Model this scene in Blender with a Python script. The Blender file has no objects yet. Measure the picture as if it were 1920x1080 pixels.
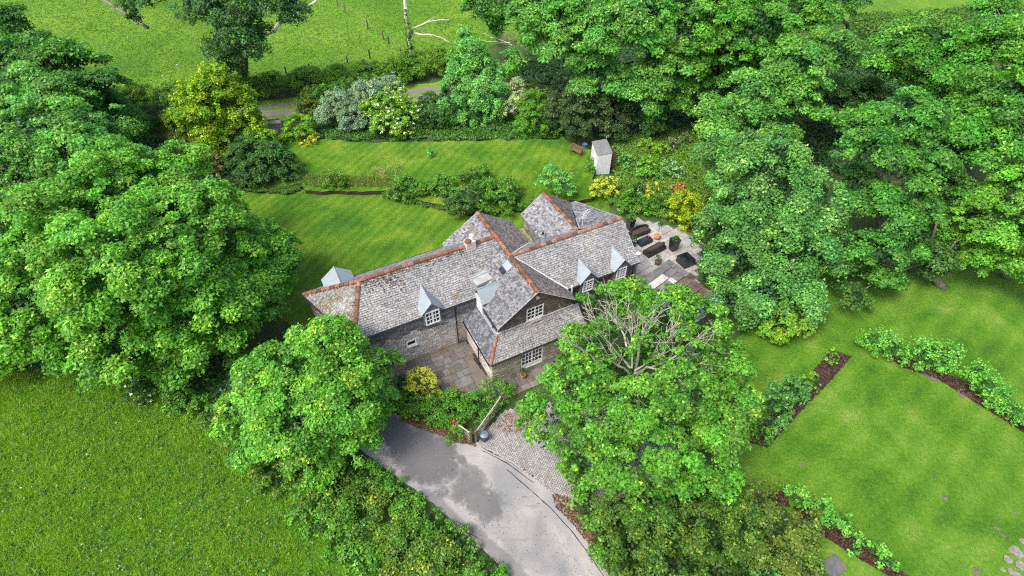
import bpy, math, random
import numpy as np
from mathutils import Vector
from mathutils.geometry import delaunay_2d_cdt

# ------------------------------------------------------------------ camera, sky, sun, exposure
SC = bpy.context.scene
COL = SC.collection
F, PITCH, HC = 1050.0, math.radians(45), 33.0
cam_d = bpy.data.cameras.new('camera'); cam = bpy.data.objects.new('camera', cam_d); COL.objects.link(cam)
cam_d.sensor_width = 36.0; cam_d.lens = 36.0*F/1920.0; cam_d.clip_start = .5; cam_d.clip_end = 4000
cam.location = (0, 0, HC); cam.rotation_euler = (math.pi/2-PITCH, 0, 0)
SC.camera = cam
SUN_EL, SUN_AZ = math.radians(57), math.radians(-128)     # azimuth measured from +Y towards +X
w = bpy.data.worlds.new('World'); SC.world = w; w.use_nodes = True
nt = w.node_tree; nt.nodes.clear()
sky = nt.nodes.new('ShaderNodeTexSky'); sky.sky_type = 'NISHITA'; sky.sun_disc = False
sky.sun_elevation = SUN_EL; sky.sun_rotation = SUN_AZ; sky.air_density = 1.0; sky.dust_density = 5.0; sky.ozone_density = .4
bg = nt.nodes.new('ShaderNodeBackground'); bg.inputs[1].default_value = 0.15
wo = nt.nodes.new('ShaderNodeOutputWorld')
nt.links.new(sky.outputs[0], bg.inputs[0]); nt.links.new(bg.outputs[0], wo.inputs[0])
sd = bpy.data.lights.new('sun', 'SUN'); sd.energy = 1.35; sd.angle = math.radians(20); sd.color = (1, .98, .94)
so = bpy.data.objects.new('sun', sd); COL.objects.link(so)
sdir = Vector((math.sin(SUN_AZ)*math.cos(SUN_EL), math.cos(SUN_AZ)*math.cos(SUN_EL), math.sin(SUN_EL)))
so.rotation_euler = sdir.to_track_quat('Z', 'Y').to_euler(); so.location = (0, 0, 60)
SC.view_settings.view_transform = 'Standard'; SC.view_settings.look = 'None'
SC.view_settings.exposure = 1.22; SC.view_settings.gamma = 1; SC.view_settings.use_curve_mapping = False
SC.render.engine = 'CYCLES'
SC.cycles.use_denoising = False; SC.cycles.pixel_filter_type = 'BLACKMAN_HARRIS'; SC.cycles.filter_width = 1.15
SC.cycles.max_bounces = 5; SC.cycles.diffuse_bounces = 3; SC.cycles.glossy_bounces = 2; SC.cycles.transmission_bounces = 3
SC.cycles.caustics_reflective = False; SC.cycles.caustics_refractive = False

# ------------------------------------------------------------------ helpers
RX = random.Random(7)
_c, _s = math.cos(PITCH), math.sin(PITCH)
def P(px, py, z=0.0):
    """real place at height z that the photograph shows at pixel px, py"""
    dx = (px-960)/F; k = (py-540)/F
    dy = _c - k*_s; dz = -_s - k*_c
    t = (z-HC)/dz
    return (dx*t, dy*t, z)
def depth(px, py, z=0.0):
    k = (py-540)/F
    return (z-HC)/(-_s-k*_c)
HA = math.radians(27)
_o = P(927, 717.6); HO = (_o[0], _o[1])
def HW(u, v, z=0):
    return (HO[0]+u*math.cos(HA)-v*math.sin(HA), HO[1]+u*math.sin(HA)+v*math.cos(HA), z)
def HL(px, py, z=0):
    p = P(px, py, z); x, y = p[0]-HO[0], p[1]-HO[1]
    return (x*math.cos(HA)+y*math.sin(HA), -x*math.sin(HA)+y*math.cos(HA))

def tag(o, label=None, cat=None, group=None, kind=None):
    if label: o['label'] = label
    if cat: o['category'] = cat
    if group: o['group'] = group
    if kind: o['kind'] = kind
    return o
def thing(name, label, cat, loc=(0, 0, 0), rz=0, group=None):
    o = bpy.data.objects.new(name, None); COL.objects.link(o)
    o.location = loc; o.rotation_euler = (0, 0, rz); o.empty_display_size = .2
    return tag(o, label, cat, group)
def copy_tree(o, parent=None):
    c = o.copy(); COL.objects.link(c)
    if parent is not None: c.parent = parent
    for ch in [x for x in list(COL.objects) if x.parent == o]: copy_tree(ch, c)
    return c

class MB:
    def __init__(s): s.v = []; s.f = []
    def poly(s, pts):
        n = len(s.v); s.v += [tuple(p) for p in pts]; s.f.append(tuple(range(n, n+len(pts)))); return s
    def box(s, c, d, rz=0, taper=1.0):
        """c = centre of the bottom, d = full sizes"""
        n = len(s.v); cr, sr = math.cos(rz), math.sin(rz)
        for k, z in ((1, 0), (taper, d[2])):
            for a, b in ((-1, -1), (1, -1), (1, 1), (-1, 1)):
                x, y = a*d[0]/2*k, b*d[1]/2*k
                s.v.append((c[0]+x*cr-y*sr, c[1]+x*sr+y*cr, c[2]+z))
        s.f += [(n+3, n+2, n+1, n), (n+4, n+5, n+6, n+7)] + [(n+i, n+(i+1) % 4, n+4+(i+1) % 4, n+4+i) for i in range(4)]
        return s
    def beam(s, a, b, w, h=None):
        """square bar from a to b"""
        h = h or w; a = Vector(a); b = Vector(b); d = (b-a).normalized()
        up = Vector((0, 0, 1)) if abs(d.z) < .95 else Vector((1, 0, 0))
        x = d.cross(up).normalized()*w/2; y = x.normalized().cross(d).normalized()*h/2
        n = len(s.v)
        for p in (a, b):
            for q in (-x-y, x-y, x+y, -x+y): s.v.append(tuple(p+q))
        s.f += [(n+3, n+2, n+1, n), (n+4, n+5, n+6, n+7)] + [(n+i, n+(i+1) % 4, n+4+(i+1) % 4, n+4+i) for i in range(4)]
        return s
    def tube(s, path, rad, k=7, cap=True):
        P_ = [Vector(p) for p in path]
        if not hasattr(rad, '__len__'): rad = [rad]*len(P_)
        n = len(s.v); m = len(P_); ref = Vector((.31, .2, .93)).normalized()
        for i, p in enumerate(P_):
            d = (P_[min(i+1, m-1)]-P_[max(i-1, 0)]).normalized()
            x = d.cross(ref)
            if x.length < .1: x = d.cross(Vector((1, 0, 0)))
            x.normalize(); y = d.cross(x)
            for j in range(k):
                a = 2*math.pi*j/k; s.v.append(tuple(p+(x*math.cos(a)+y*math.sin(a))*rad[i]))
        for i in range(m-1):
            for j in range(k):
                s.f.append((n+i*k+j, n+i*k+(j+1) % k, n+(i+1)*k+(j+1) % k, n+(i+1)*k+j))
        if cap:
            s.f.append(tuple(n+j for j in range(k))[::-1]); s.f.append(tuple(n+(m-1)*k+j for j in range(k)))
        return s
    def lathe(s, prof, c=(0, 0, 0), k=16):
        n = len(s.v)
        for r, z in prof:
            for j in range(k):
                a = 2*math.pi*j/k; s.v.append((c[0]+r*math.cos(a), c[1]+r*math.sin(a), c[2]+z))
        for i in range(len(prof)-1):
            for j in range(k):
                s.f.append((n+i*k+j, n+i*k+(j+1) % k, n+(i+1)*k+(j+1) % k, n+(i+1)*k+j))
        s.f.append(tuple(n+j for j in range(k))[::-1]); s.f.append(tuple(n+(len(prof)-1)*k+j for j in range(k)))
        return s
    def prism(s, pts, z0, z1):
        """pts: ccw outline of (x, y)"""
        n = len(s.v); m = len(pts)
        s.v += [(p[0], p[1], z0) for p in pts]+[(p[0], p[1], z1) for p in pts]
        s.f += [tuple(range(n+m-1, n-1, -1)), tuple(range(n+m, n+2*m))]
        s.f += [(n+i, n+(i+1) % m, n+m+(i+1) % m, n+m+i) for i in range(m)]
        return s
    def slab3(s, pts, nrm, t):
        """polygon extruded by t against nrm"""
        nv = Vector(nrm)*t; n = len(s.v); m = len(pts)
        s.v += [tuple(p) for p in pts]+[tuple(Vector(p)-nv) for p in pts]
        s.f += [tuple(range(n, n+m)), tuple(range(n+2*m-1, n+m-1, -1))]
        s.f += [(n+(i+1) % m, n+i, n+m+i, n+m+(i+1) % m) for i in range(m)]
        return s
    def build(s, name, mat, parent=None, loc=None, rz=0, smooth=False, bevel=0, kind=None):
        me = bpy.data.meshes.new(name); me.from_pydata(s.v, [], s.f); me.materials.append(mat)
        if smooth: me.polygons.foreach_set('use_smooth', [True]*len(me.polygons))
        me.update()
        o = bpy.data.objects.new(name, me); COL.objects.link(o)
        if parent is not None: o.parent = parent
        if loc is not None: o.location = loc
        if rz: o.rotation_euler = (0, 0, rz)
        if bevel:
            b = o.modifiers.new('bevel', 'BEVEL'); b.width = bevel; b.segments = 2; b.limit_method = 'ANGLE'
        if kind: o['kind'] = kind
        return o

def in_poly(x, y, poly):
    x = np.asarray(x); y = np.asarray(y); r = np.zeros(x.shape, bool); n = len(poly)
    for i in range(n):
        x0, y0 = poly[i][:2]; x1, y1 = poly[(i+1) % n][:2]
        if y0 == y1: continue
        c = ((y0 > y) != (y1 > y)) & (x < (x1-x0)*(y-y0)/(y1-y0)+x0)
        r ^= c
    return r
def clip_rect(poly, a0, b0, a1, b1):
    """clip convex polygon to a rectangle"""
    for ax, lim, sg in ((0, a0, 1), (0, a1, -1), (1, b0, 1), (1, b1, -1)):
        out = []; n = len(poly)
        for i in range(n):
            p, q = poly[i], poly[(i+1) % n]
            dp, dq = (p[ax]-lim)*sg, (q[ax]-lim)*sg
            if dp >= 0: out.append(p)
            if dp*dq < 0:
                t = dp/(dp-dq); out.append((p[0]+(q[0]-p[0])*t, p[1]+(q[1]-p[1])*t))
        poly = out
        if len(poly) < 3: return []
    return poly
def area2(poly):
    return sum(poly[i][0]*poly[(i+1) % len(poly)][1]-poly[(i+1) % len(poly)][0]*poly[i][1] for i in range(len(poly)))/2

# ------------------------------------------------------------------ materials
def mat(name):
    m = bpy.data.materials.new(name); m.use_nodes = True
    t = m.node_tree; b = t.nodes['Principled BSDF']
    return m, t, b
def N(t, typ, **kw):
    n = t.nodes.new(typ)
    for k, v in kw.items():
        if k in n.inputs.keys(): n.inputs[k].default_value = v
        else: setattr(n, k, v)
    return n
def ramp(t, src, stops):
    r = t.nodes.new('ShaderNodeValToRGB'); e = r.color_ramp.elements
    while len(e) < len(stops): e.new(.5)
    for i, (p, c) in enumerate(stops):
        e[i].position = p; e[i].color = (c[0], c[1], c[2], 1) if hasattr(c, '__len__') else (c, c, c, 1)
    t.links.new(src, r.inputs[0]); return r.outputs[0]
def noise(t, co, scale, detail=4, rough=.6, dist=0):
    n = N(t, 'ShaderNodeTexNoise', Scale=scale, Detail=detail, Roughness=rough, Distortion=dist)
    t.links.new(co, n.inputs['Vector']); return n.outputs[0]
def mix(t, fac, a, b, mode='MIX'):
    n = t.nodes.new('ShaderNodeMix'); n.data_type = 'RGBA'; n.blend_type = mode
    for s, v in ((n.inputs[0], fac), (n.inputs[6], a), (n.inputs[7], b)):
        if hasattr(v, 'default_value') or isinstance(v, bpy.types.NodeSocket): t.links.new(v, s)
        elif hasattr(v, '__len__'): s.default_value = (v[0], v[1], v[2], 1)
        else: s.default_value = v
    return n.outputs[2]
def mth(t, op, a, b=0):
    n = t.nodes.new('ShaderNodeMath'); n.operation = op
    for s, v in ((n.inputs[0], a), (n.inputs[1], b)):
        if isinstance(v, bpy.types.NodeSocket): t.links.new(v, s)
        else: s.default_value = v
    return n.outputs[0]
def bump(t, b, h, strength=.4, dist=.02):
    n = N(t, 'ShaderNodeBump', Strength=strength, Distance=dist)
    t.links.new(h, n.inputs['Height']); t.links.new(n.outputs[0], b.inputs['Normal'])
def coords(t):
    return t.nodes.new('ShaderNodeTexCoord').outputs['Object']
def geo_pos(t):
    return t.nodes.new('ShaderNodeNewGeometry').outputs['Position']
def island(t):
    return t.nodes.new('ShaderNodeNewGeometry').outputs['Random Per Island']
def simple(name, col, rough=.6, metal=0, var=.25, scale=6, bmp=.2, island_var=0, obj_var=0):
    m, t, b = mat(name); co = coords(t)
    n = noise(t, co, scale, 5)
    lo = tuple(c*(1-var) for c in col); hi = tuple(min(1, c*(1+var)) for c in col)
    c = ramp(t, n, [(.3, lo), (.7, hi)])
    if island_var:
        c = mix(t, 1.0, c, ramp(t, island(t), [(0, 1-island_var), (1, 1+island_var)]), 'MULTIPLY')
    if obj_var:
        r = t.nodes.new('ShaderNodeObjectInfo').outputs['Random']
        c = mix(t, 1.0, c, ramp(t, r, [(0, 1-obj_var), (1, 1+obj_var)]), 'MULTIPLY')
    t.links.new(c, b.inputs['Base Color']); b.inputs['Roughness'].default_value = rough; b.inputs['Metallic'].default_value = metal
    if bmp: bump(t, b, noise(t, co, scale*6, 4), bmp, .01)
    return m

def slate_mat(name, dark, mid, light, lichen, moss_amt, moss=(.16, .09, .015)):
    m, t, b = mat(name); co = coords(t); isl = island(t)
    base = ramp(t, isl, [(0, dark), (.2, tuple(c*1.2 for c in dark)), (.4, mid), (.8, light), (1, tuple(c*1.3 for c in light))])
    n1 = noise(t, co, 8, 9, .85)
    li = ramp(t, n1, [(.56-lichen*.10, 0), (.60-lichen*.10, 1)])
    base = mix(t, mth(t, 'MULTIPLY', li, .75), base, (.315, .32, .32))
    n2 = noise(t, co, 6, 8, .85)
    base = mix(t, ramp(t, n2, [(.53, 0), (.59, .8)]), base, (.045, .045, .048))
    base = mix(t, 1.0, base, ramp(t, noise(t, co, .55, 4, .7), [(.35, (.80, .80, .80)), (.65, (1.14, 1.14, 1.12))]), 'MULTIPLY')
    big = noise(t, co, .9, 3, .6); n3 = noise(t, co, 7, 5, .75)
    mm = mth(t, 'MULTIPLY', ramp(t, big, [(.62-moss_amt*.22, 0), (.72-moss_amt*.18, 1)]), ramp(t, n3, [(.46, 0), (.54, 1)]))
    base = mix(t, mm, base, moss)
    t.links.new(base, b.inputs['Base Color']); b.inputs['Roughness'].default_value = .72
    bump(t, b, noise(t, co, 40, 4), .35, .01)
    return m
M = {}
M['slate_pale'] = slate_mat('weathered pale slate', (.110, .110, .109), (.168, .167, .164), (.226, .224, .218), .8, .05)
M['slate_moss'] = slate_mat('mossy slate', (.08, .08, .078), (.15, .15, .145), (.21, .21, .20), .75, .95, (.085, .060, .014))
M['slate_grey'] = slate_mat('blue grey slate', (.058, .060, .065), (.11, .114, .123), (.17, .175, .185), .2, .0)
M['slate_mottled'] = slate_mat('mottled slate', (.065, .07, .08), (.16, .165, .18), (.21, .215, .23), .2, 0)
M['slate_brown'] = slate_mat('brown tinged slate', (.06, .052, .047), (.10, .087, .08), (.15, .135, .125), .15, .2, (.12, .07, .035))
M['slate_dark'] = slate_mat('wet dark slate', (.045, .05, .062), (.075, .083, .10), (.12, .13, .15), .0, .0)

def stone_mat(name, cols, stain=.5):
    m, t, b = mat(name); co = coords(t)
    base = ramp(t, island(t), [(i/(len(cols)-1), c) for i, c in enumerate(cols)])
    base = mix(t, 1.0, base, ramp(t, noise(t, co, 10, 8, .75), [(.3, .6), (.7, 1.4)]), 'MULTIPLY')
    base = mix(t, mth(t, 'MULTIPLY', ramp(t, noise(t, co, 1.6, 4, .7), [(.45, 0), (.65, 1)]), stain), base, (.05, .047, .042))
    t.links.new(base, b.inputs['Base Color']); b.inputs['Roughness'].default_value = .9
    bump(t, b, noise(t, co, 25, 5), .6, .02)
    return m
M['stone_pale'] = stone_mat('pale granite rubble', [(.38, .35, .32), (.50, .47, .43), (.42, .35, .29), (.58, .56, .52), (.34, .32, .30)], .12)
M['stone_dark'] = stone_mat('dark slatestone', [(.11, .11, .115), (.18, .175, .175), (.25, .245, .24), (.14, .13, .12), (.32, .31, .30)], .4)
M['stone_brown'] = stone_mat('rust brown slatestone', [(.10, .07, .055), (.15, .10, .075), (.19, .15, .12), (.085, .075, .07), (.24, .2, .16)], .55)
M['stone_buff'] = stone_mat('buff rubble', [(.34, .28, .20), (.42, .36, .27), (.26, .22, .17), (.46, .42, .35), (.33, .25, .16)], .25)
M['mortar'] = simple('lime mortar', (.20, .185, .165), .95, var=.35, scale=4)
M['roof_felt'] = simple('dark roof underlay', (.05, .05, .055), .95)
def ridge_mat():
    m, t, b = mat('terracotta ridge tile'); co = coords(t)
    r = t.nodes.new('ShaderNodeObjectInfo').outputs['Random']
    c = ramp(t, r, [(0, (.06, .035, .018)), (.3, (.14, .048, .026)), (.6, (.21, .072, .04)), (.85, (.25, .105, .065)), (1, (.22, .16, .12))])
    c = mix(t, ramp(t, noise(t, co, 6, 5, .8), [(.5, 0), (.62, .8)]), c, (.07, .045, .012))
    c = mix(t, ramp(t, noise(t, co, 13, 4, .8), [(.62, 0), (.68, .8)]), c, (.34, .31, .26))
    t.links.new(c, b.inputs['Base Color']); b.inputs['Roughness'].default_value = .8
    bump(t, b, noise(t, co, 30, 4), .4, .01); return m
M['ridge'] = ridge_mat()
M['lead'] = simple('pale lead sheet', (.23, .27, .295), .45, 0, .12, 2.5, .15)
M['shed_white'] = simple('dirty white boards', (.58, .59, .60), .7, 0, .15, 3, .1)
M['dormer_face'] = simple('grey rendered dormer face', (.15, .145, .14), .9, 0, .35, 5, .4)
M['rock'] = simple('lichened grey rock', (.17, .16, .145), .95, 0, .5, 5, .8)
M['slab_grey'] = simple('grey slab', (.085, .09, .09), .85, 0, .3, 5, .3)
M['felt'] = simple('grey roof felt', (.13, .135, .135), .9, 0, .3, 4, .3)
M['lead_grey'] = simple('grey lead flat', (.24, .255, .25), .6, 0, .25, 2.5, .15)
M['white'] = simple('white paint', (.80, .80, .79), .5, 0, .05, 4, .05)
M['off_white'] = simple('weathered white board', (.50, .50, .50), .7, 0, .12, 3, .1)
M['black'] = simple('black gutter paint', (.015, .015, .017), .4, 0, .2, 8, 0)
def glass_mat():
    m, t, b = mat('window glass'); co = coords(t)
    t.links.new(ramp(t, noise(t, co, 2, 2), [(.4, (.008, .01, .012)), (.6, (.03, .035, .04))]), b.inputs['Base Color'])
    b.inputs['Roughness'].default_value = .06; b.inputs['IOR'].default_value = 1.5; return m
M['glass'] = glass_mat()
M['steel'] = simple('brushed steel', (.30, .30, .31), .4, .4, .15, 6, .05)
M['clay'] = simple('terracotta pot', (.42, .17, .08), .8, 0, .2, 6)
M['wood_grey'] = simple('silvered timber', (.20, .17, .14), .85, 0, .35, 9, .4, obj_var=.2)
M['wood_pale'] = simple('bleached timber', (.36, .33, .29), .85, 0, .3, 7, .3)
M['wood_dark'] = simple('dark stained timber', (.10, .07, .05), .8, 0, .4, 9, .4, obj_var=.25)
M['wood_brown'] = simple('brown bench timber', (.12, .07, .045), .75, 0, .3, 9, .3)
M['bark'] = simple('grey green bark', (.13, .12, .09), .95, 0, .45, 4, .8)
M['bark_pale'] = simple('pale lichened bark', (.46, .46, .34), .9, 0, .3, 3, .6)
M['bark_oak'] = simple('lichened oak bark', (.25, .255, .20), .9, 0, .45, 2.5, .6)
M['bark_brown'] = simple('red brown bark', (.12, .07, .045), .95, 0, .4, 4, .8)
def rattan():
    m, t, b = mat('dark rattan weave'); co = coords(t)
    wv = N(t, 'ShaderNodeTexWave', Scale=26.0, Distortion=.6); wv.bands_direction = 'Z'
    t.links.new(co, wv.inputs['Vector'])
    t.links.new(ramp(t, wv.outputs[1], [(.3, (.010, .008, .007)), (.8, (.032, .025, .022))]), b.inputs['Base Color'])
    b.inputs['Roughness'].default_value = .5; bump(t, b, wv.outputs[1], .6, .01); return m
M['rattan'] = rattan()
M['cushion'] = simple('brown seat cushion', (.045, .032, .027), .95, 0, .2, 3, .2)
M['planter'] = simple('gloss dark planter', (.02, .022, .025), .3, 0, .3, 5, 0)
M['red'] = simple('faded red paint', (.45, .03, .02), .5, 0, .15, 5, 0)
M['bin_grey'] = simple('grey plastic dustbin', (.075, .085, .105), .5, 0, .15, 6, .1)
M['bin_lid'] = simple('blue grey bin lid', (.11, .15, .21), .45, 0, .15, 6, .1)
M['blue'] = simple('blue plastic', (.06, .10, .25), .5)
M['cream'] = simple('cream alarm box', (.72, .52, .22), .5, 0, .05, 4, 0)
M['soil'] = simple('dark brown soil', (.035, .02, .015), .97, 0, .5, 5, .9)
M['leaf_litter'] = simple('leaf litter', (.15, .085, .055), .97, 0, .5, 7, .9)
M['bare_earth'] = simple('grey bare earth', (.10, .085, .078), .97, 0, .4, 7, .8)
M['moss_roof'] = simple('moss covered felt', (.20, .20, .10), .95, 0, .5, 5, .7)

def foliage_mat(name, trans=.4, rough=.5):
    m, t, b = mat(name)
    a = N(t, 'ShaderNodeAttribute', attribute_name='tint'); a.attribute_type = 'GEOMETRY'
    t.links.new(a.outputs['Color'], b.inputs['Base Color']); b.inputs['Roughness'].default_value = rough
    b.inputs['Specular IOR Level'].default_value = .35
    tr = t.nodes.new('ShaderNodeBsdfTranslucent')
    c2 = mix(t, 1.0, a.outputs['Color'], (1.25, 1.35, .6), 'MULTIPLY'); t.links.new(c2, tr.inputs[0])
    mx = t.nodes.new('ShaderNodeMixShader'); mx.inputs[0].default_value = trans
    t.links.new(b.outputs[0], mx.inputs[1]); t.links.new(tr.outputs[0], mx.inputs[2])
    t.links.new(mx.outputs[0], t.nodes['Material Output'].inputs[0]); return m
M['leaf'] = foliage_mat('leaves'); M['petal'] = foliage_mat('petals', .2, .6)

def grass_mat(name, cols, big=.12, fine=3, bmp=.5, brown=.0, stripes=None):
    m, t, b = mat(name); co = geo_pos(t)
    n = noise(t, co, big, 5, .65, .4); n2 = noise(t, co, fine, 6, .75); n3 = noise(t, co, fine*7, 3, .7)
    f = mth(t, 'ADD', mth(t, 'MULTIPLY', n, .42), mth(t, 'ADD', mth(t, 'MULTIPLY', n2, .36), mth(t, 'MULTIPLY', n3, .22)))
    if stripes:
        mp = N(t, 'ShaderNodeMapping'); mp.inputs['Rotation'].default_value = (0, 0, stripes[0]); t.links.new(co, mp.inputs['Vector'])
        wv = N(t, 'ShaderNodeTexWave', Scale=stripes[1], Distortion=stripes[3]); wv.inputs['Detail'].default_value = 2
        wv.inputs['Detail Scale'].default_value = .35
        t.links.new(mp.outputs[0], wv.inputs['Vector'])
        f = mth(t, 'ADD', f, mth(t, 'MULTIPLY', mth(t, 'SUBTRACT', wv.outputs[1], .5), stripes[2]))
    c = ramp(t, f, [(.39+.22*i/(len(cols)-1), c) for i, c in enumerate(cols)])
    if brown:
        k = mth(t, 'MULTIPLY', ramp(t, noise(t, co, .5, 5, .75), [(.56, 0), (.7, 1)]), brown)
        c = mix(t, k, c, (.20, .17, .06))
    t.links.new(c, b.inputs['Base Color']); b.inputs['Roughness'].default_value = .85; b.inputs['Specular IOR Level'].default_value = .2
    bump(t, b, mth(t, 'ADD', n2, n3), bmp, .12)
    return m
M['undergrowth'] = grass_mat('rough undergrowth', [(.03, .045, .018), (.045, .085, .02), (.06, .12, .025)], .3, 3, .8, .5)
M['pasture'] = grass_mat('sheep pasture', [(.040, .12, .006), (.075, .18, .009), (.115, .225, .015), (.16, .25, .03)], .07, 2.2, .9, .15)
M['meadow'] = grass_mat('meadow base', [(.035, .12, .008), (.075, .19, .010), (.14, .26, .012)], .07, 4, .8, .1)
M['lawn_back'] = grass_mat('back lawn turf', [(.020, .078, .003), (.044, .125, .004), (.088, .175, .008), (.17, .215, .03)], .22, 5, .5, .22, (.45, .33, .04, 6))
M['lawn_side'] = grass_mat('side lawn turf', [(.026, .088, .004), (.050, .138, .006), (.086, .185, .012), (.15, .22, .035)], .25, 5, .5, .18, (.9, .20, .035, 7))
M['verge'] = grass_mat('verge grass', [(.07, .14, .015), (.12, .23, .02), (.17, .27, .04)], .4, 3, .6, .3)

def road_mat():
    m, t, b = mat('patched tarmac'); co = geo_pos(t)
    wob = N(t, 'ShaderNodeTexNoise', Scale=.55, Detail=7, Roughness=.72); t.links.new(co, wob.inputs['Vector'])
    wob2 = noise(t, co, 2.6, 8, .8)
    wsep = mth(t, 'ADD', mth(t, 'MULTIPLY', wob.outputs[0], .72), mth(t, 'MULTIPLY', wob2, .28))
    base = ramp(t, noise(t, co, .35, 5, .6, .5), [(.35, (.17, .175, .18)), (.5, (.235, .228, .22)), (.65, (.30, .285, .268))])
    base = mix(t, 1.0, base, ramp(t, noise(t, co, 14, 5, .75), [(.3, .78), (.7, 1.2)]), 'MULTIPLY')
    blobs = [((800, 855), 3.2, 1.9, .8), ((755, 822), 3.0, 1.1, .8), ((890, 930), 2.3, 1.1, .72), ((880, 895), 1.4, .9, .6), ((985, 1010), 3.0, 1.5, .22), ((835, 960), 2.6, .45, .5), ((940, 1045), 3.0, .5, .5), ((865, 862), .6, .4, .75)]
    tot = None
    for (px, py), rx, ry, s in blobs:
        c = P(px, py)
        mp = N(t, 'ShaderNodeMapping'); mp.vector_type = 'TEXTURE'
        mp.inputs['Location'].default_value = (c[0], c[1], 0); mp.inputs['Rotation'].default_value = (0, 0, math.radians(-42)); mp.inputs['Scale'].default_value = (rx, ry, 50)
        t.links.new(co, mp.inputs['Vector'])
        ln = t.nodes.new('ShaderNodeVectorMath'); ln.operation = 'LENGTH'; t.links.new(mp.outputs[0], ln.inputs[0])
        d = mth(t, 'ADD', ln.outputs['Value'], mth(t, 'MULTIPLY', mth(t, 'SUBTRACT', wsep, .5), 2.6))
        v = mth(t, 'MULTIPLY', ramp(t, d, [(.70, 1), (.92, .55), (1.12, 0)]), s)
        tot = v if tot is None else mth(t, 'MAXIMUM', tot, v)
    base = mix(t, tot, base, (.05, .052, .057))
    sp = ramp(t, noise(t, co, 1.6, 3, .5), [(.70, 0), (.72, .5)])
    base = mix(t, sp, base, (.28, .26, .24))
    st = N(t, 'ShaderNodeMapping'); st.inputs['Rotation'].default_value = (0, 0, math.radians(45)); st.inputs['Scale'].default_value = (.25, 2.2, 1); t.links.new(co, st.inputs['Vector'])
    dk = ramp(t, noise(t, st.outputs[0], 1.2, 6, .75), [(.56, 0), (.66, .45)])
    base = mix(t, dk, base, (.13, .115, .105))
    t.links.new(base, b.inputs['Base Color']); b.inputs['Roughness'].default_value = .85
    bump(t, b, noise(t, co, 40, 3), .3, .01); return m
M['road'] = road_mat()
M['track'] = simple('dusty track', (.14, .13, .125), .9, 0, .25, 1.2)
M['gravel'] = simple('grey gravel', (.22, .21, .20), .95, 0, .4, 8, .8)
def paver_mat():
    m, t, b = mat('block paving'); co = geo_pos(t)
    c = ramp(t, island(t), [(0, (.185, .18, .172)), (.5, (.245, .24, .232)), (1, (.29, .285, .275))])
    c = mix(t, ramp(t, noise(t, co, .8, 4, .7), [(.5, 0), (.7, .5)]), c, (.15, .14, .12))
    t.links.new(c, b.inputs['Base Color']); b.inputs['Roughness'].default_value = .85; return m
M['paver'] = paver_mat()
def slab_mat(name, cols, wet=.5):
    m, t, b = mat(name); co = geo_pos(t)
    r = t.nodes.new('ShaderNodeObjectInfo').outputs['Random']
    c = ramp(t, r, [(i/(len(cols)-1), k) for i, k in enumerate(cols)])
    c = mix(t, 1.0, c, ramp(t, noise(t, co, 3, 6, .7), [(.3, .7), (.7, 1.3)]), 'MULTIPLY')
    c = mix(t, mth(t, 'MULTIPLY', ramp(t, noise(t, co, .5, 4, .6), [(.48, 0), (.62, 1)]), wet), c, (.09, .085, .075))
    t.links.new(c, b.inputs['Base Color']); b.inputs['Roughness'].default_value = .7
    bump(t, b, noise(t, co, 14, 4), .3, .01); return m
M['slab_court'] = slab_mat('mixed courtyard stone', [(.075, .076, .07), (.12, .112, .09), (.06, .062, .062), (.15, .142, .125), (.115, .08, .05), (.13, .13, .128), (.09, .086, .08), (.16, .156, .15)], .45)
M['slab_patio'] = slab_mat('pale patio stone', [(.24, .24, .235), (.30, .295, .285), (.34, .335, .325), (.25, .235, .215), (.285, .285, .28)], .12)
M['corrugated'] = simple('weathered corrugated sheet', (.20, .18, .175), .7, 0, .4, 1.6, .1)

# ------------------------------------------------------------------ ground sheets
def sheet(name, poly, z, m, label=None, kind='structure'):
    mb = MB(); pts = [Vector(p[:2]) for p in poly]
    vs, _, fs, _, _, _ = delaunay_2d_cdt(pts, [], [list(range(len(pts)))], 1, 1e-5)
    mb.v = [(p.x, p.y, z) for p in vs]; mb.f = [tuple(f) for f in fs]
    for i, f in enumerate(mb.f):
        if area2([mb.v[k] for k in f]) < 0: mb.f[i] = f[::-1]
    return tag(mb.build(name, m), label, None, None, kind)
def wobble(poly, step=.6, amp=.12, seed=1):
    r = random.Random(seed); out = []
    for i in range(len(poly)):
        a, b = poly[i], poly[(i+1) % len(poly)]
        L = math.hypot(b[0]-a[0], b[1]-a[1]); n = max(1, min(60, int(L/step)))
        for k in range(n):
            t = k/n; out.append((a[0]+(b[0]-a[0])*t+r.uniform(-amp, amp), a[1]+(b[1]-a[1])*t+r.uniform(-amp, amp)))
    return out
def PP(*pts, z=0): return [P(x, y, z)[:2] for x, y in pts]
tag(MB().poly([(-900, -300, -.02), (900, -300, -.02), (900, 1500, -.02), (-900, 1500, -.02)]).build('ground', M['undergrowth']), kind='structure')
FIELD = PP((-900, 230), (235, 172), (330, 160), (480, 150), (620, 132), (780, 108), (900, 90), (1050, 60), (1500, 45), (2600, 0), (2600, -380), (-900, -380))
sheet('pasture', FIELD, 0, M['pasture'])
MEADOW = PP((-700, 640), (0, 668), (200, 690), (330, 745), (420, 820), (560, 905), (680, 960), (790, 1100), (900, 1400), (-700, 1400))
MEADOW_W = [(max(-34, min(2, x)), max(8, y)) for x, y in MEADOW]
sheet('meadow', MEADOW, .004, M['meadow'])
LAWN_B = PP((440, 370), (500, 350), (600, 352), (730, 355), (860, 370), (1000, 330), (1130, 330), (1150, 420), (1000, 470), (880, 480), (560, 620), (470, 560))
sheet('lower_lawn', LAWN_B, .006, M['lawn_back'])
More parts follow.
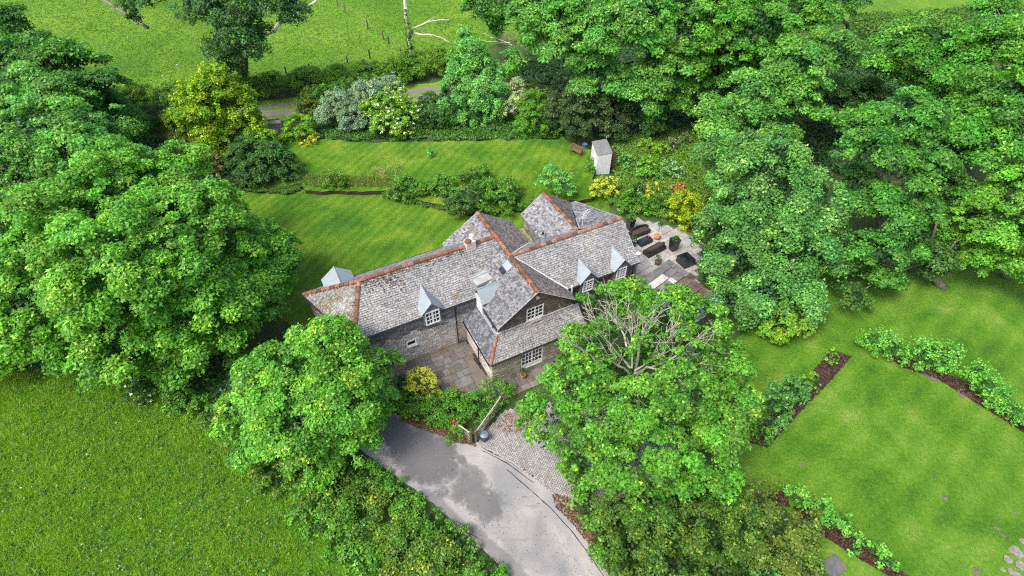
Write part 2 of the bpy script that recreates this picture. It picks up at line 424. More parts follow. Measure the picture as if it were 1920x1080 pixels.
LAWN_S = PP((1380, 640), (1500, 500), (1800, 480), (2300, 520), (2700, 1400), (1700, 1400), (1560, 1090), (1480, 960), (1380, 900))
sheet('side_lawn', wobble(LAWN_S, 2, .15), .004, M['lawn_side'])
UP = [(455, 300), (515, 258), (600, 262), (700, 268), (800, 266), (950, 262), (1060, 262), (1115, 285), (1112, 372), (1040, 378), (960, 392), (880, 398), (830, 384), (780, 374), (725, 358), (650, 357), (600, 360), (575, 356), (560, 345), (520, 350), (470, 335)]
UPL = wobble(PP(*UP, z=.45), .7, .2, 3)
if area2(UPL) < 0: UPL = UPL[::-1]
_m = MB(); _n = len(UPL)
for i in range(_n):
    a, b = UPL[i], UPL[(i+1) % _n]; _m.poly([(a[0], a[1], 0), (b[0], b[1], 0), (b[0], b[1], .445), (a[0], a[1], .445)])
_m.build('terrace_bank', M['soil'], kind='structure')
sheet('upper_lawn', UPL, .45, M['lawn_back'])

# the lane
def ribbon(pts, wd):
    L = []; R = []
    for i, p in enumerate(pts):
        a = pts[max(0, i-1)]; b = pts[min(len(pts)-1, i+1)]
        d = Vector((b[0]-a[0], b[1]-a[1])).normalized(); n = Vector((-d.y, d.x))*(wd/2)
        L.append((p[0]+n.x, p[1]+n.y)); R.append((p[0]-n.x, p[1]-n.y))
    return L+R[::-1]
ROAD = PP((-300, 560), (150, 640), (430, 690), (600, 720), (700, 765), (765, 785), (850, 822), (890, 833), (960, 868), (1035, 925), (1090, 985), (1150, 1078), (1260, 1300), (1050, 1300), (955, 1078), (880, 1005), (800, 935), (735, 888), (690, 852), (600, 800), (420, 740), (150, 690), (-300, 640))
sheet('road', wobble(ROAD, .5, .05, 5), .008, M['road'])
# leaf litter along the right kerb and by the hedge
sheet('leaf_litter_strip', wobble(PP((1035, 925), (1060, 935), (1100, 965), (1150, 1030), (1200, 1090), (1160, 1090), (1120, 1030), (1085, 985), (1060, 955)), .35, .09, 6), .012, M['leaf_litter'])
sheet('dirt_verge', wobble(PP((758, 776), (860, 812), (885, 826), (893, 836), (870, 832), (800, 805), (755, 790)), .3, .06, 8), .012, M['leaf_litter'])
MUD = [(.16, .09, .05), (.10, .055, .035), (.22, .14, .08), (.07, .045, .03)]
for pts_, sd_ in (([(950, 880), (990, 915), (1035, 955), (1075, 1000), (1105, 1040), (1135, 1085)], 1), ([(905, 845), (950, 868), (1000, 905)], 2), ([(770, 960), (830, 1000), (880, 1050)], 3)):
    sheet('road_crack', wobble(ribbon(PP(*pts_), .05), .3, .014, 400+sd_), .012, M['soil'])
# upper track: two wheel strips with grass between
TR = PP((430, 217), (490, 209), (560, 202), (700, 186), (830, 172), (920, 150), (1010, 136))
sheet('track_verge', wobble(ribbon(TR, 6.0), 1.5, .25, 9), .006, M['verge'])
for i, off in enumerate((1.0, -1.0)):
    q = []
    for k, p in enumerate(TR):
        a = TR[max(0, k-1)]; b = TR[min(len(TR)-1, k+1)]; d = Vector((b[0]-a[0], b[1]-a[1])).normalized()
        q.append((p[0]-d.y*off, p[1]+d.x*off))
    sheet('track', wobble(ribbon(q, 1.15), 1, .08, 10+i), .012, M['track'])

# driveway of herringbone blocks
DRIVE = PP((897, 822), (945, 770), (1080, 745), (1260, 760), (1280, 900), (1100, 960), (1068, 955), (1035, 925), (990, 888), (960, 868), (925, 848), (893, 834))
sheet('driveway', DRIVE, .012, M['soil'])
def herringbone():
    mb = MB(); wb = .125; ang = math.radians(62); ca, sa = math.cos(ang), math.sin(ang)
    cx, cy = DRIVE[0]; H = 150
    jj, ii = np.meshgrid(np.arange(-H, H), np.arange(-H, H)); ii = ii.ravel(); jj = jj.ravel()
    k = (ii-jj) % 4
    for kk, (dx, dy) in ((0, (2, 1)), (2, (1, 2))):
        s = k == kk; x0 = ii[s].astype(float); y0 = jj[s].astype(float)
        if kk == 2: y0 = y0-1
        mx, my = (x0+dx/2)*wb, (y0+dy/2)*wb
        X = cx+mx*ca-my*sa; Y = cy+mx*sa+my*ca
        ok = in_poly(X, Y, DRIVE)
        for a, b in zip(x0[ok], y0[ok]):
            n = len(mb.v); h = .03+RX.uniform(0, .008); g = .085
            for z, e in ((.012, g), (h, g)):
                for u, v in ((a+e, b+e), (a+dx-e, b+e), (a+dx-e, b+dy-e), (a+e, b+dy-e)):
                    mb.v.append((cx+u*wb*ca-v*wb*sa, cy+u*wb*sa+v*wb*ca, z))
            mb.f += [(n+4, n+5, n+6, n+7)]+[(n+i, n+(i+1) % 4, n+4+(i+1) % 4, n+4+i) for i in range(4)]
    return mb
herringbone().build('paving_blocks', M['paver'], bpy.data.objects['driveway'], kind='stuff')
# row of edging setts between lane and drive
ed = PP((895, 833), (925, 847), (962, 868), (1035, 924), (1068, 954))
kb = thing('edging_kerb', 'line of pale edging setts between the tarmac lane and the block drive', 'kerb')
pos = []
for a, b in zip(ed, ed[1:]):
    L = math.hypot(b[0]-a[0], b[1]-a[1]); n = int(L/.23)
    for i in range(n): pos.append((a[0]+(b[0]-a[0])*i/n, a[1]+(b[1]-a[1])*i/n, math.atan2(b[1]-a[1], b[0]-a[0])))
s0 = MB().box((0, 0, 0), (.21, .11, .05)).build('sett', M['paver'], kb)
for i, (x, y, a) in enumerate(pos):
    o = s0 if i == 0 else s0.copy()
    if i: COL.objects.link(o)
    o.location = (x, y, 0.0); o.rotation_euler = (0, 0, a)

# paving slabs laid singly
def slabs(owner, poly, rz, org, size, gap, z, m, seed, name='paving_slab'):
    r = random.Random(seed); ca, sa = math.cos(rz), math.sin(rz)
    loc = [((p[0]-org[0])*ca+(p[1]-org[1])*sa, -(p[0]-org[0])*sa+(p[1]-org[1])*ca) for p in poly]
    if area2(loc) < 0: loc = loc[::-1]
    b = min(p[1] for p in loc); B = max(p[1] for p in loc); A0 = min(p[0] for p in loc); A1 = max(p[0] for p in loc)
    while b < B:
        h = r.choice(size)*r.uniform(.9, 1.1); a = A0-r.random()*.5
        while a < A1:
            wd = r.choice(size)*r.uniform(.9, 1.25)
            if in_poly([a+wd/2], [b+h/2], loc)[0]:
                j = lambda: r.uniform(-.012, .012)
                q = [(a+gap+j(), b+gap+j()), (a+wd-gap+j(), b+gap+j()), (a+wd-gap+j(), b+h-gap+j()), (a+gap+j(), b+h-gap+j())]
                cxx, cyy = a+wd/2, b+h/2; zt = r.uniform(-.004, .006)
                q = [(x-cxx, y-cyy) for x, y in q]
                MB().prism(q, 0, .04+zt).build(name, m, owner, (org[0]+cxx*ca-cyy*sa, org[1]+cxx*sa+cyy*ca, z), rz)
            a += wd
        b += h
COURT = [HW(*p)[:2] for p in ((-.15, 4.56), (-6.9, 4.56), (-6.9, 3.0), (-4.5, 1.6), (-2.2, .1), (-.2, -1.4), (.6, -1.6), (4.6, -1.3), (4.6, .05), (-.15, .05))]
co_ = sheet('courtyard', COURT, .010, M['soil'])
slabs(co_, COURT, HA, HO, (.4, .5, .65, .8), .012, .010, M['slab_court'], 4)
PATIO = [HW(*p)[:2] for p in ((13.4, 1.2), (19.5, 1.2), (21.2, 3.2), (23.6, 5.2), (23.2, 7.6), (21, 10.2), (17.5, 11.4), (13.2, 11.7))]
pa_ = sheet('patio', PATIO, .010, M['bare_earth'])
slabs(pa_, PATIO, HA+math.radians(8), HO, (.6, .75, .9), .012, .010, M['slab_patio'], 9)

# ------------------------------------------------------------------ the house
house = thing('stone_house', 'rambling slate roofed stone house with terracotta ridges between the lane and the back lawn', 'house', (HO[0], HO[1], 0), HA)
def roof_plane(name, pts, m, seed, expo=.16, wd=.215, thick=.10):
    """pts: convex 3D polygon (house axes), first edge = eave; returns the part"""
    r = random.Random(seed); V = [Vector(p) for p in pts]
    a = (V[1]-V[0]).normalized(); n = None
    for k in range(2, len(V)):
        n = a.cross(V[k]-V[0])
        if n.length > .3: break
    n.normalize()
    if n.z < 0: n = -n; 
    b = n.cross(a)
    loc = [((p-V[0]).dot(a), (p-V[0]).dot(b)) for p in V]
    if area2(loc) < 0: loc = loc[::-1]; V = V[::-1]
    base = MB().slab3([p-n*.012 for p in V], n, thick).build(name, M['roof_felt'], house)
    mb = MB(); B = max(p[1] for p in loc); b0 = min(p[1] for p in loc); A0 = min(p[0] for p in loc); A1 = max(p[0] for p in loc)
    row = 0; y = b0-.03
    while y < B:
        x = A0-r.random()*wd
        while x < A1:
            ww = wd*r.uniform(.75, 1.25); dz = r.uniform(-.005, .005)
            pl = clip_rect(loc, x+.008, y, x+ww-.008, y+expo+.004+r.uniform(-.008, .008))
            if len(pl) >= 3:
                lo = y; i0 = len(mb.v); m_ = len(pl)
                for p in pl:
                    h = .042*(1-(p[1]-lo)/expo)+dz*1.5+.010
                    mb.v.append(tuple(V[0]*0+Vector(pts[0])+a*p[0]+b*p[1]+n*h))
                mb.f.append(tuple(range(i0, i0+m_)))
                lowv = [i for i, p in enumerate(pl) if abs(p[1]-lo) < 1e-4]
                if len(lowv) == 2:
                    i1, i2 = sorted(lowv)
                    if i2-i1 > 1: i1, i2 = i2, i1
                    k = len(mb.v)
                    for i in (i1, i2):
                        q = Vector(mb.v[i0+i]); mb.v.append(tuple(q-n*.05))
                    mb.f.append((i0+i2, i0+i1, k, k+1))
            x += ww
        y += expo; row += 1
    mb.build('slates', m, base, kind='stuff')
    return base
K = 4.28
roofs = [
 ('main_roof', [(-8.05, 4.42, K), (.85, 4.42, K), (3.9, 7.5, 6.5), (-6.42, 7.5, 6.5)], 'slate_pale'),
 ('main_roof', [(.85, 10.55, K), (-10.2, 10.45, K), (-6.42, 7.5, 6.5), (3.9, 7.5, 6.5)], 'slate_grey'),
 ('hip_roof', [(-10.2, 10.45, K), (-8.05, 4.42, K), (-6.42, 7.5, 6.5)], 'slate_moss'),
 ('gable_wing_roof', [(.85, 4.42, K), (.85, 1.0, K), (3.9, 1.0, 6.5), (3.9, 7.5, 6.5)], 'slate_grey'),
 ('gable_wing_roof', [(.85, 11.0, K), (.85, 10.55, K), (3.9, 7.5, 6.5), (3.9, 10.8, 6.45)], 'slate_mottled'),
 ('gable_wing_roof', [(7.0, 1.0, K), (7.0, 2.2, K), (3.9, 5.1, 6.5), (3.9, 1.0, 6.5)], 'slate_brown'),
 ('gable_wing_roof', [(7.0, 8.0, K), (7.0, 11.0, K), (3.9, 10.8, 6.45), (3.9, 5.1, 6.5)], 'slate_brown'),
 ('right_wing_roof', [(7.0, 2.2, K), (13.4, 2.2, K), (13.4, 5.1, 6.5), (3.9, 5.1, 6.5)], 'slate_pale'),
 ('right_wing_roof', [(8.2, 8.0, K), (7.0, 8.0, K), (3.9, 5.1, 6.5), (10.1, 5.1, 6.5), (10.1, 5.95, 5.85)], 'slate_grey'),
 ('catslide_roof', [(13.4, 11.5, 3.85), (12.9, 11.5, 3.85), (10.1, 5.6, 6.29), (10.1, 5.1, 6.5), (13.4, 5.1, 6.5)], 'slate_grey'),
 ('rear_gable_roof', [(8.1, 11.5, K), (8.1, 8.0, K), (10.1, 5.95, 5.9), (10.1, 11.4, 5.9)], 'slate_mottled'),
 ('rear_gable_roof', [(12.9, 11.5, 3.95), (10.1, 11.4, 5.9), (10.1, 5.95, 5.9)], 'slate_brown'),
 ('lean_to_roof', [(-.3, -.12, 2.36), (7.4, -.12, 2.36), (7.4, 1.28, 3.5), (.72, 1.28, 3.5)], 'slate_pale'),
 ('lean_to_roof', [(-.3, 4.5, 2.36), (-.3, -.12, 2.36), (.85, 1.28, 3.5), (.85, 4.5, 3.5)], 'slate_dark'),
]
for i, (nm, pts, m) in enumerate(roofs): roof_plane(nm, pts, M[m], 20+i)
# one coarse mottled look comes from bigger slates on the rear gable
# ridge tiles, each its own piece
def ridge_line(parent, a, b, pitch=.42, r=.14, step=.44, lift=.03):
    a = Vector(a); b = Vector(b); L = (b-a).length; n = max(1, round(L/step)); st = L/n
    mb = MB(); k = 6
    prof = [(math.cos(math.pi*j/k)*r*1.15, math.sin(math.pi*j/k)*r*.75-.055) for j in range(k+1)]
    for x, e in ((-st/2+.02, .96), (st/2-.07, 1.0), (st/2-.07, 1.16), (st/2-.005, 1.16)):
        for y, z in prof: mb.v.append((x, y*e, z*e))
    m_ = k+1
    for i in range(3):
        for j in range(k): mb.f.append((i*m_+j, i*m_+j+1, (i+1)*m_+j+1, (i+1)*m_+j))
    mb.f.append(tuple(range(m_))[::-1]); mb.f.append(tuple(range(3*m_, 4*m_)))
    me = None; d = (b-a).normalized(); q = d.to_track_quat('X', 'Z')
    for i in range(n):
        if me is None:
            o = mb.build('ridge_tile', M['ridge'], parent); me = o.data
        else:
            o = bpy.data.objects.new('ridge_tile', me); COL.objects.link(o); o.parent = parent
        o.location = a+d*st*(i+.5)+Vector((0, 0, lift+RX.uniform(-.006, .006))); o.rotation_mode = 'QUATERNION'; o.rotation_quaternion = q
        o.scale = (1, RX.uniform(.95, 1.05), 1)
_rp = {c.name: c for c in COL.objects if c.parent == house}
ridge_line(_rp['main_roof'], (-6.42, 7.5, 6.52), (1.35, 7.5, 6.52))
ridge_line(_rp['main_roof'], (2.2, 7.5, 6.52), (3.75, 7.5, 6.52))
ridge_line(_rp['hip_roof'], (-8.0, 4.55, 4.35), (-6.42, 7.5, 6.5), lift=.05)
ridge_line(_rp['hip_roof'], (-10.1, 10.3, 4.35), (-6.42, 7.5, 6.5), lift=.05)
ridge_line(_rp['gable_wing_roof'], (3.9, 1.0, 6.52), (3.9, 10.8, 6.48))
ridge_line(_rp['right_wing_roof'], (4.1, 5.1, 6.52), (13.4, 5.1, 6.52))
ridge_line(_rp['rear_gable_roof'], (10.1, 6.0, 5.92), (10.1, 11.4, 5.92))
ridge_line(_rp['lean_to_roof'], (-.3, -.12, 2.42), (.82, 1.2, 3.48), r=.11, lift=.02)
# moss cushions and orange lichen lodged along the ridges
def moss(a, b, spread, n, parent, seed, nrm):
    rg = np.random.default_rng(seed); t = rg.random(n); a = np.array(a); b = np.array(b); dn = np.array([0, -.81, -.585]) if nrm == 'f' else np.array([-.81, 0, -.585])
    p = a+(b-a)*t[:, None]+dn*(np.abs(rg.normal(size=n))*spread)[:, None]; p[:, 2] += .05
    cols = np.array([(.085, .05, .012), (.13, .075, .02), (.05, .04, .012), (.16, .07, .025)])[rg.integers(0, 4, n)]
    o = leaf_mesh('moss', p, unit(rg.normal(size=(n, 3))*.5+np.array([0, 0, 1.])), rg.uniform(.05, .15, n), cols*rg.uniform(.6, 1.3, (n, 1)), M['petal'], parent, rng=rg); o['kind'] = 'stuff'
ROOF_MOSS = [((-6.4, 7.4, 6.45), (1.3, 7.4, 6.45), .22, 420, 'main_roof', 1, 'f'), ((-6.3, 7.3, 6.35), (-3.6, 7.0, 6.2), .5, 160, 'main_roof', 2, 'f'), ((-7.9, 4.6, 4.4), (-6.4, 7.4, 6.45), .25, 380, 'hip_roof', 3, 'l'),
             ((-10.1, 10.2, 4.3), (-6.5, 7.4, 6.4), .2, 420, 'hip_roof', 4, 'f'), ((3.8, 1.1, 6.5), (3.8, 10.6, 6.45), .12, 260, 'gable_wing_roof', 5, 'l')]
# pale lead valleys and flashings
def strip(name, a, b, wd, m, up=.03, th=.02, parent=None):
    a = Vector(a)+Vector((0, 0, up)); b = Vector(b)+Vector((0, 0, up))
    return MB().beam(a, b, wd, th).build(name, m, parent or house)
strip('lead_valley', (4.0, 5.0, 6.44), (7.05, 2.15, 4.3), .16, M['off_white'])
strip('lead_valley', (4.0, 5.2, 6.44), (7.0, 8.0, 4.3), .16, M['off_white'])
strip('lead_valley', (8.2, 8.0, 4.3), (10.1, 5.95, 5.9), .08, M['lead'])
strip('lead_valley', (10.15, 5.8, 6.1), (11.2, 7.9, 5.3), .16, M['lead'])
strip('lead_valley', (.85, 4.42, 4.3), (3.75, 7.35, 6.4), .12, M['slate_grey'], up=.02)
strip('lead_valley', (.9, 10.5, 4.32), (3.75, 7.65, 6.4), .14, M['lead'])
strip('wall_flashing', (.85, 1.30, 3.52), (7.0, 1.30, 3.52), .12, M['off_white'])
strip('wall_flashing', (.83, 1.30, 3.5), (.83, 4.4, 3.5), .2, M['lead'])
strip('verge_cement', (.84, .99, 4.30), (3.9, .99, 6.52), .06, M['lead_grey'], up=.01)
strip('verge_cement', (7.0, .99, 4.30), (3.9, .99, 6.52), .10, M['stone_buff'], up=.01)
strip('verge_cement', (13.42, 2.2, 4.30), (13.42, 5.1, 6.52), .06, M['lead_grey'], up=.01)
strip('verge_cement', (10.1, 11.42, 5.93), (8.1, 11.5, 4.3), .06, M['lead_grey'], up=.01)
strip('verge_cement', (13.42, 11.5, 3.88), (13.42, 5.1, 6.52), .10, M['slate_pale'], up=.01)

def wall(name, a, b, poly, openings, m, seed, hs=(.11, .15, .19), ws=(.2, .5), split=None, m2=None):
    """stone wall from a to b (u, v); poly in (s, z); stones laid proud of a mortar core"""
    r = random.Random(seed); a = Vector((a[0], a[1], 0)); b = Vector((b[0], b[1], 0)); d = (b-a).normalized(); n = Vector((d.y, -d.x, 0))
    L = (b-a).length
    if poly is None: poly = [(0, 0), (L, 0), (L, K), (0, K)]
    core = MB(); pl = [a+d*s+Vector((0, 0, z))-n*.10 for s, z in poly]
    core.slab3(pl, n, .35); root = core.build(name, M['mortar'], house)
    mbs = [MB(), MB()]
    z0 = min(p[1] for p in poly); z1 = max(p[1] for p in poly); z = z0
    while z < z1:
        h = r.choice(hs); s = -r.random()*.3
        cuts = sorted({e for o in openings for e in (o[0], o[2]) if o[1] < z+h and o[3] > z})
        while s < L:
            wd = r.uniform(*ws); e = s+wd
            for c in cuts:
                if s+.03 < c < e: e = c; break
            zz0, zz1 = z, z+h
            inside = [o for o in openings if o[0] <= (s+e)/2 <= o[2] and o[1] < zz1 and o[3] > zz0]
            segs = [(zz0, zz1)]
            for o in inside:
                segs = [q for q in ((zz0, min(zz1, o[1])), (max(zz0, o[3]), zz1)) if q[1]-q[0] > .03]
            for q0, q1 in segs:
                pr = clip_rect(poly, s+.007, q0+.006, e-.007, q1-.006)
                if len(pr) >= 3 and area2(pr) > .001:
                    out = r.uniform(-.012, .018); mb = mbs[1] if (split is not None and q0 > split+r.uniform(-.2, .2)) else mbs[0]
                    k = len(mb.v); m_ = len(pr)
                    for off, sh in ((-.10, 0), (out, .008)):
                        cx = sum(p[0] for p in pr)/m_; cz = sum(p[1] for p in pr)/m_
                        for p in pr:
                            mb.v.append(tuple(a+d*(p[0]+(sh if p[0] < cx else -sh))+Vector((0, 0, p[1]+(sh if p[1] < cz else -sh)))+n*off))
                    mb.f.append(tuple(range(k+m_, k+2*m_)))
                    mb.f += [(k+i, k+(i+1) % m_, k+m_+(i+1) % m_, k+m_+i) for i in range(m_)]
            s = e
        z += h
    mbs[0].build('stonework', m, root, kind='stuff')
    if mbs[1].v: mbs[1].build('stonework', m2, root, kind='stuff')
    return root
def window(name, a, b, s0, z0, s1, z1, cols, rows, mid=0, depth=.07, bar=.035, fr=.07, sill=True, parent=None, door=False):
    """white framed window set in wall from a to b"""
    a = Vector((a[0], a[1], 0)); b = Vector((b[0], b[1], 0)); d = (b-a).normalized(); n = Vector((d.y, -d.x, 0))
    pt = lambda s, z, o: a+d*s+n*o+Vector((0, 0, z))
    root = MB()
    for x0, y0, x1, y1 in ((s0, z0, s1, z0+fr*1.4), (s0, z1-fr, s1, z1), (s0, z0+fr*1.4, s0+fr, z1-fr), (s1-fr, z0+fr*1.4, s1, z1-fr)):
        root.slab3([pt(x0, y0, -depth+.06), pt(x1, y0, -depth+.06), pt(x1, y1, -depth+.06), pt(x0, y1, -depth+.06)], n, .08)
    fo = root.build(name, M['white'], parent or house)
    g = MB().slab3([pt(s0+fr*.6, z0+fr, -depth+.005), pt(s1-fr*.6, z0+fr, -depth+.005), pt(s1-fr*.6, z1-fr*.6, -depth+.005), pt(s0+fr*.6, z1-fr*.6, -depth+.005)], n, .02)
    bars = MB(); o = -depth+.04
    low = z0+fr*1.4+(.35 if door else 0)
    if door:
        for q0, q1 in ((s0+fr, (s0+s1)/2), ((s0+s1)/2, s1-fr)):
            bars.slab3([pt(q0, z0+fr, o), pt(q1, z0+fr, o), pt(q1, low, o), pt(q0, low, o)], n, .035)
    ww = s1-s0-2*fr
    for i in range(1, cols):
        x = s0+fr+ww*i/cols; bw = bar*(2.6 if i == mid else 1)
        bars.slab3([pt(x-bw/2, low, o), pt(x+bw/2, low, o), pt(x+bw/2, z1-fr, o), pt(x-bw/2, z1-fr, o)], n, .035)
    for j in range(1, rows):
        y = low+(z1-fr-low)*j/rows
        bars.slab3([pt(s0+fr, y-bar/2, o+.003), pt(s1-fr, y-bar/2, o+.003), pt(s1-fr, y+bar/2, o+.003), pt(s0+fr, y+bar/2, o+.003)], n, .035)
    if parent is None or parent == house:
        g.build('pane', M['glass'], fo); bars.build('glazing_bars', M['white'], fo)
        if sill: MB().slab3([pt(s0-.08, z0-.07, .07), pt(s1+.08, z0-.07, .07), pt(s1+.08, z0-.002, .07), pt(s0-.08, z0-.002, .07)], n, .14).build('sill', M['off_white'] if not door else M['stone_brown'], fo)
    else:
        g.build('pane', M['glass'], parent); bars.build('glazing_bars', M['white'], parent)
    return fo
# main wing front wall: u from -7.85 to .95 at v 4.58
wall('front_wall', (-7.8, 4.58), (.98, 4.58), [(0, -.1), (8.78, -.1), (8.78, K-.06), (0, K-.06)], [(3.1, 1.5, 3.85, 2.2), (4.6, 3.5, 5.85, 4.4)], M['stone_pale'], 1, ws=(.25, .6), split=2.75, m2=M['stone_dark'])
window('small_window', (-7.8, 4.58), (.98, 4.58), 3.1, 1.55, 3.85, 2.15, 1, 1, fr=.09, depth=.05)
wall('end_wall', (-9.9, 10.3), (-7.82, 4.62), [(0, -.1), (6.0, -.1), (6.0, K-.06), (0, K-.06)], [], M['stone_dark'], 2)
wall('back_wall', (.9, 10.35), (-9.9, 10.3), [(0, -.1), (10.8, -.1), (10.8, K-.06), (0, K-.06)], [], M['stone_dark'], 3, hs=(.19, .25))
# gable wing
wall('gable_wall', (.98, 1.3), (6.9, 1.3), [(0, 0), (5.92, 0), (5.92, K-.08), (2.92, 6.38), (0, K-.08)], [(2.22, 3.55, 3.55, 4.82)], M['stone_brown'], 4, hs=(.10, .13), ws=(.25, .6), split=None)
window('gable_window', (.98, 1.3), (6.9, 1.3), 2.22, 3.62, 3.55, 4.82, 4, 3, mid=2, depth=.03)
MB().box((.98+2.9, 1.15, 2.95+.55), (.9, .2, .05)).build('window_apron', M['stone_buff'], house)
wall('side_wall', (.98, 4.6), (.98, 1.33), [(0, 0), (3.27, 0), (3.27, K-.06), (0, K-.06)], [], M['stone_dark'], 5)
wall('side_wall', (6.9, 1.33), (6.9, 2.4), [(0, 0), (1.07, 0), (1.07, K-.06), (0, K-.06)], [], M['stone_dark'], 6)
wall('rear_gable_end', (6.9, 10.8), (.98, 10.8), [(0, 0), (5.92, 0), (5.92, K-.08), (2.96, 6.35), (0, K-.08)], [], M['stone_dark'], 7, hs=(.19, .25))
# right wing
wall('front_wall', (6.95, 2.4), (13.25, 2.4), [(0, 0), (6.3, 0), (6.3, K-.06), (0, K-.06)], [(1.1, 3.2, 2.4, 4.3), (4.0, 3.2, 5.2, 4.3)], M['stone_brown'], 8)
wall('gable_end_wall', (13.25, 2.4), (13.25, 11.3), [(0, 0), (8.9, 0), (8.9, 3.7), (2.7, 6.35), (0, K-.06)], [], M['stone_dark'], 9)
wall('rear_wall', (13.25, 11.3), (8.3, 11.3), [(0, 0), (4.95, 0), (4.95, 4.1), (3.15, 5.75), (.2, 3.7), (0, 3.7)], [], M['stone_dark'], 10, hs=(.19, .25))
wall('side_wall', (8.3, 11.3), (8.3, 7.8), [(0, 0), (3.5, 0), (3.5, 4.2), (0, 4.2)], [], M['stone_dark'], 11)
wall('side_wall', (6.9, 8.0), (6.9, 10.8), [(0, 0), (2.8, 0), (2.8, 4.2), (0, 4.2)], [], M['stone_dark'], 12)
# lean-to walls
wall('lean_to_wall', (-.12, .05), (7.2, .05), [(0, -.1), (7.32, -.1), (7.32, 2.3), (0, 2.3)], [(2.3, -.2, 4.05, 2.22)], M['stone_buff'], 13, hs=(.10, .15, .2), ws=(.2, .65))
window('french_doors', (-.12, .05), (7.2, .05), 2.3, .04, 4.05, 2.22, 6, 4, mid=3, fr=.08, bar=.045, door=True)
wall('lean_to_wall', (-.12, 4.5), (-.12, .08), [(0, -.1), (4.42, -.1), (4.42, 2.3), (0, 2.3)], [(1.0, 1.45, 2.3, 1.8)], M['stone_pale'], 14)
window('slit_window', (-.12, 4.5), (-.12, .08), 1.0, 1.5, 2.3, 1.8, 1, 1, fr=.06, depth=.04)
MB().prism([(7.05, 8.0), (8.15, 8.0), (8.15, 11.2), (7.05, 11.2)], 2.9, 3.05).build('flat_roof', M['moss_roof'], house)

# gutters and downpipes
def gutter(a, b):
    return MB().tube([a, b], .055, 8).build('gutter', M['black'], house)
gutter((-7.9, 4.36, K-.04), (.7, 4.36, K-.04)); gutter((.79, 1.05, K-.04), (.79, 3.2, K-.04)); gutter((-.38, -.1, 2.3), (-.38, 4.4, 2.3))
gutter((-.3, -.2, 2.3), (7.4, -.2, 2.3)); gutter((7.15, 2.13, K-.04), (13.4, 2.13, K-.04)); gutter((-10.25, 10.3, K-.05), (-8.15, 4.5, K-.05)); gutter((-10.2, 10.55, K-.04), (.8, 10.63, K-.04))
def pipe(u, v, z0, z1, lean=(0, 0)):
    return MB().tube([(u, v, z0), (u, v, z1-.35), (u+lean[0], v+lean[1], z1)], .05, 8).build('downpipe', M['black'], house)
pipe(-.85, 4.46, 0, K-.05, (0, -.08)); pipe(-.3, 1.95, 0, 2.3, (-.06, 0)); pipe(.88, 1.9, 3.2, K, (-.05, 0)); pipe(9.9, 2.26, 0, K-.05, (0, -.08)); pipe(12.95, 2.24, 0, K-.05, (0, -.08))
MB().tube([(-.85, 4.42, .3), (-.5, 4.38, .45), (-.25, 4.3, .5)], .035, 6).build('waste_pipe', M['black'], house)
# flue
fu, fv = HL(1182.3, 524, 1.0)
fl = MB().tube([(13.62, 2.72, 0), (13.62, 2.72, 4.6)], .13, 12).build('flue', M['steel'], house)
MB().lathe([(.10, 0), (.17, .03), (.17, .10), (.05, .2)], (13.62, 2.72, 4.6), 12).build('flue_cowl', M['white'], fl)
# chimney stub
ch = MB().box((1.78, 7.45, 6.2), (.75, .6, .75), 0, .95).build('chimney', M['stone_pale'], house)
MB().lathe([(.16, 0), (.14, .32), (.17, .36)], (1.95, 7.5, 6.95), 12).build('chimney_pot', M['white'], ch)
MB().lathe([(.28, 0), (.24, .1), (.1, .16)], (1.62, 7.38, 6.95), 9).build('moss_tuft', M['ridge'], ch)
# rooflight on the gable wing
rl = MB()
def onGW(u, v, h=0.0): return (u, v, K+(u-.85)*.728+h)
rl.slab3([onGW(2.75, 4.1, .09), onGW(3.6, 4.1, .09), onGW(3.6, 5.0, .09), onGW(2.75, 5.0, .09)], Vector((-.59, 0, .81)), .08)
ro = rl.build('rooflight', M['slate_dark'], house)
MB().slab3([onGW(3.15, 4.18, .10), onGW(3.56, 4.18, .10), onGW(3.56, 4.92, .10), onGW(3.15, 4.92, .10)], Vector((-.59, 0, .81)), .01).build('sky_reflection', M['lead'], ro)  # sky reflected in the glass, put into an opaque pale colour
MB().slab3([onGW(2.8, 4.18, .10), onGW(3.10, 4.18, .10), onGW(3.10, 4.92, .10), onGW(2.8, 4.92, .10)], Vector((-.59, 0, .81)), .01).build('pane', M['glass'], ro)

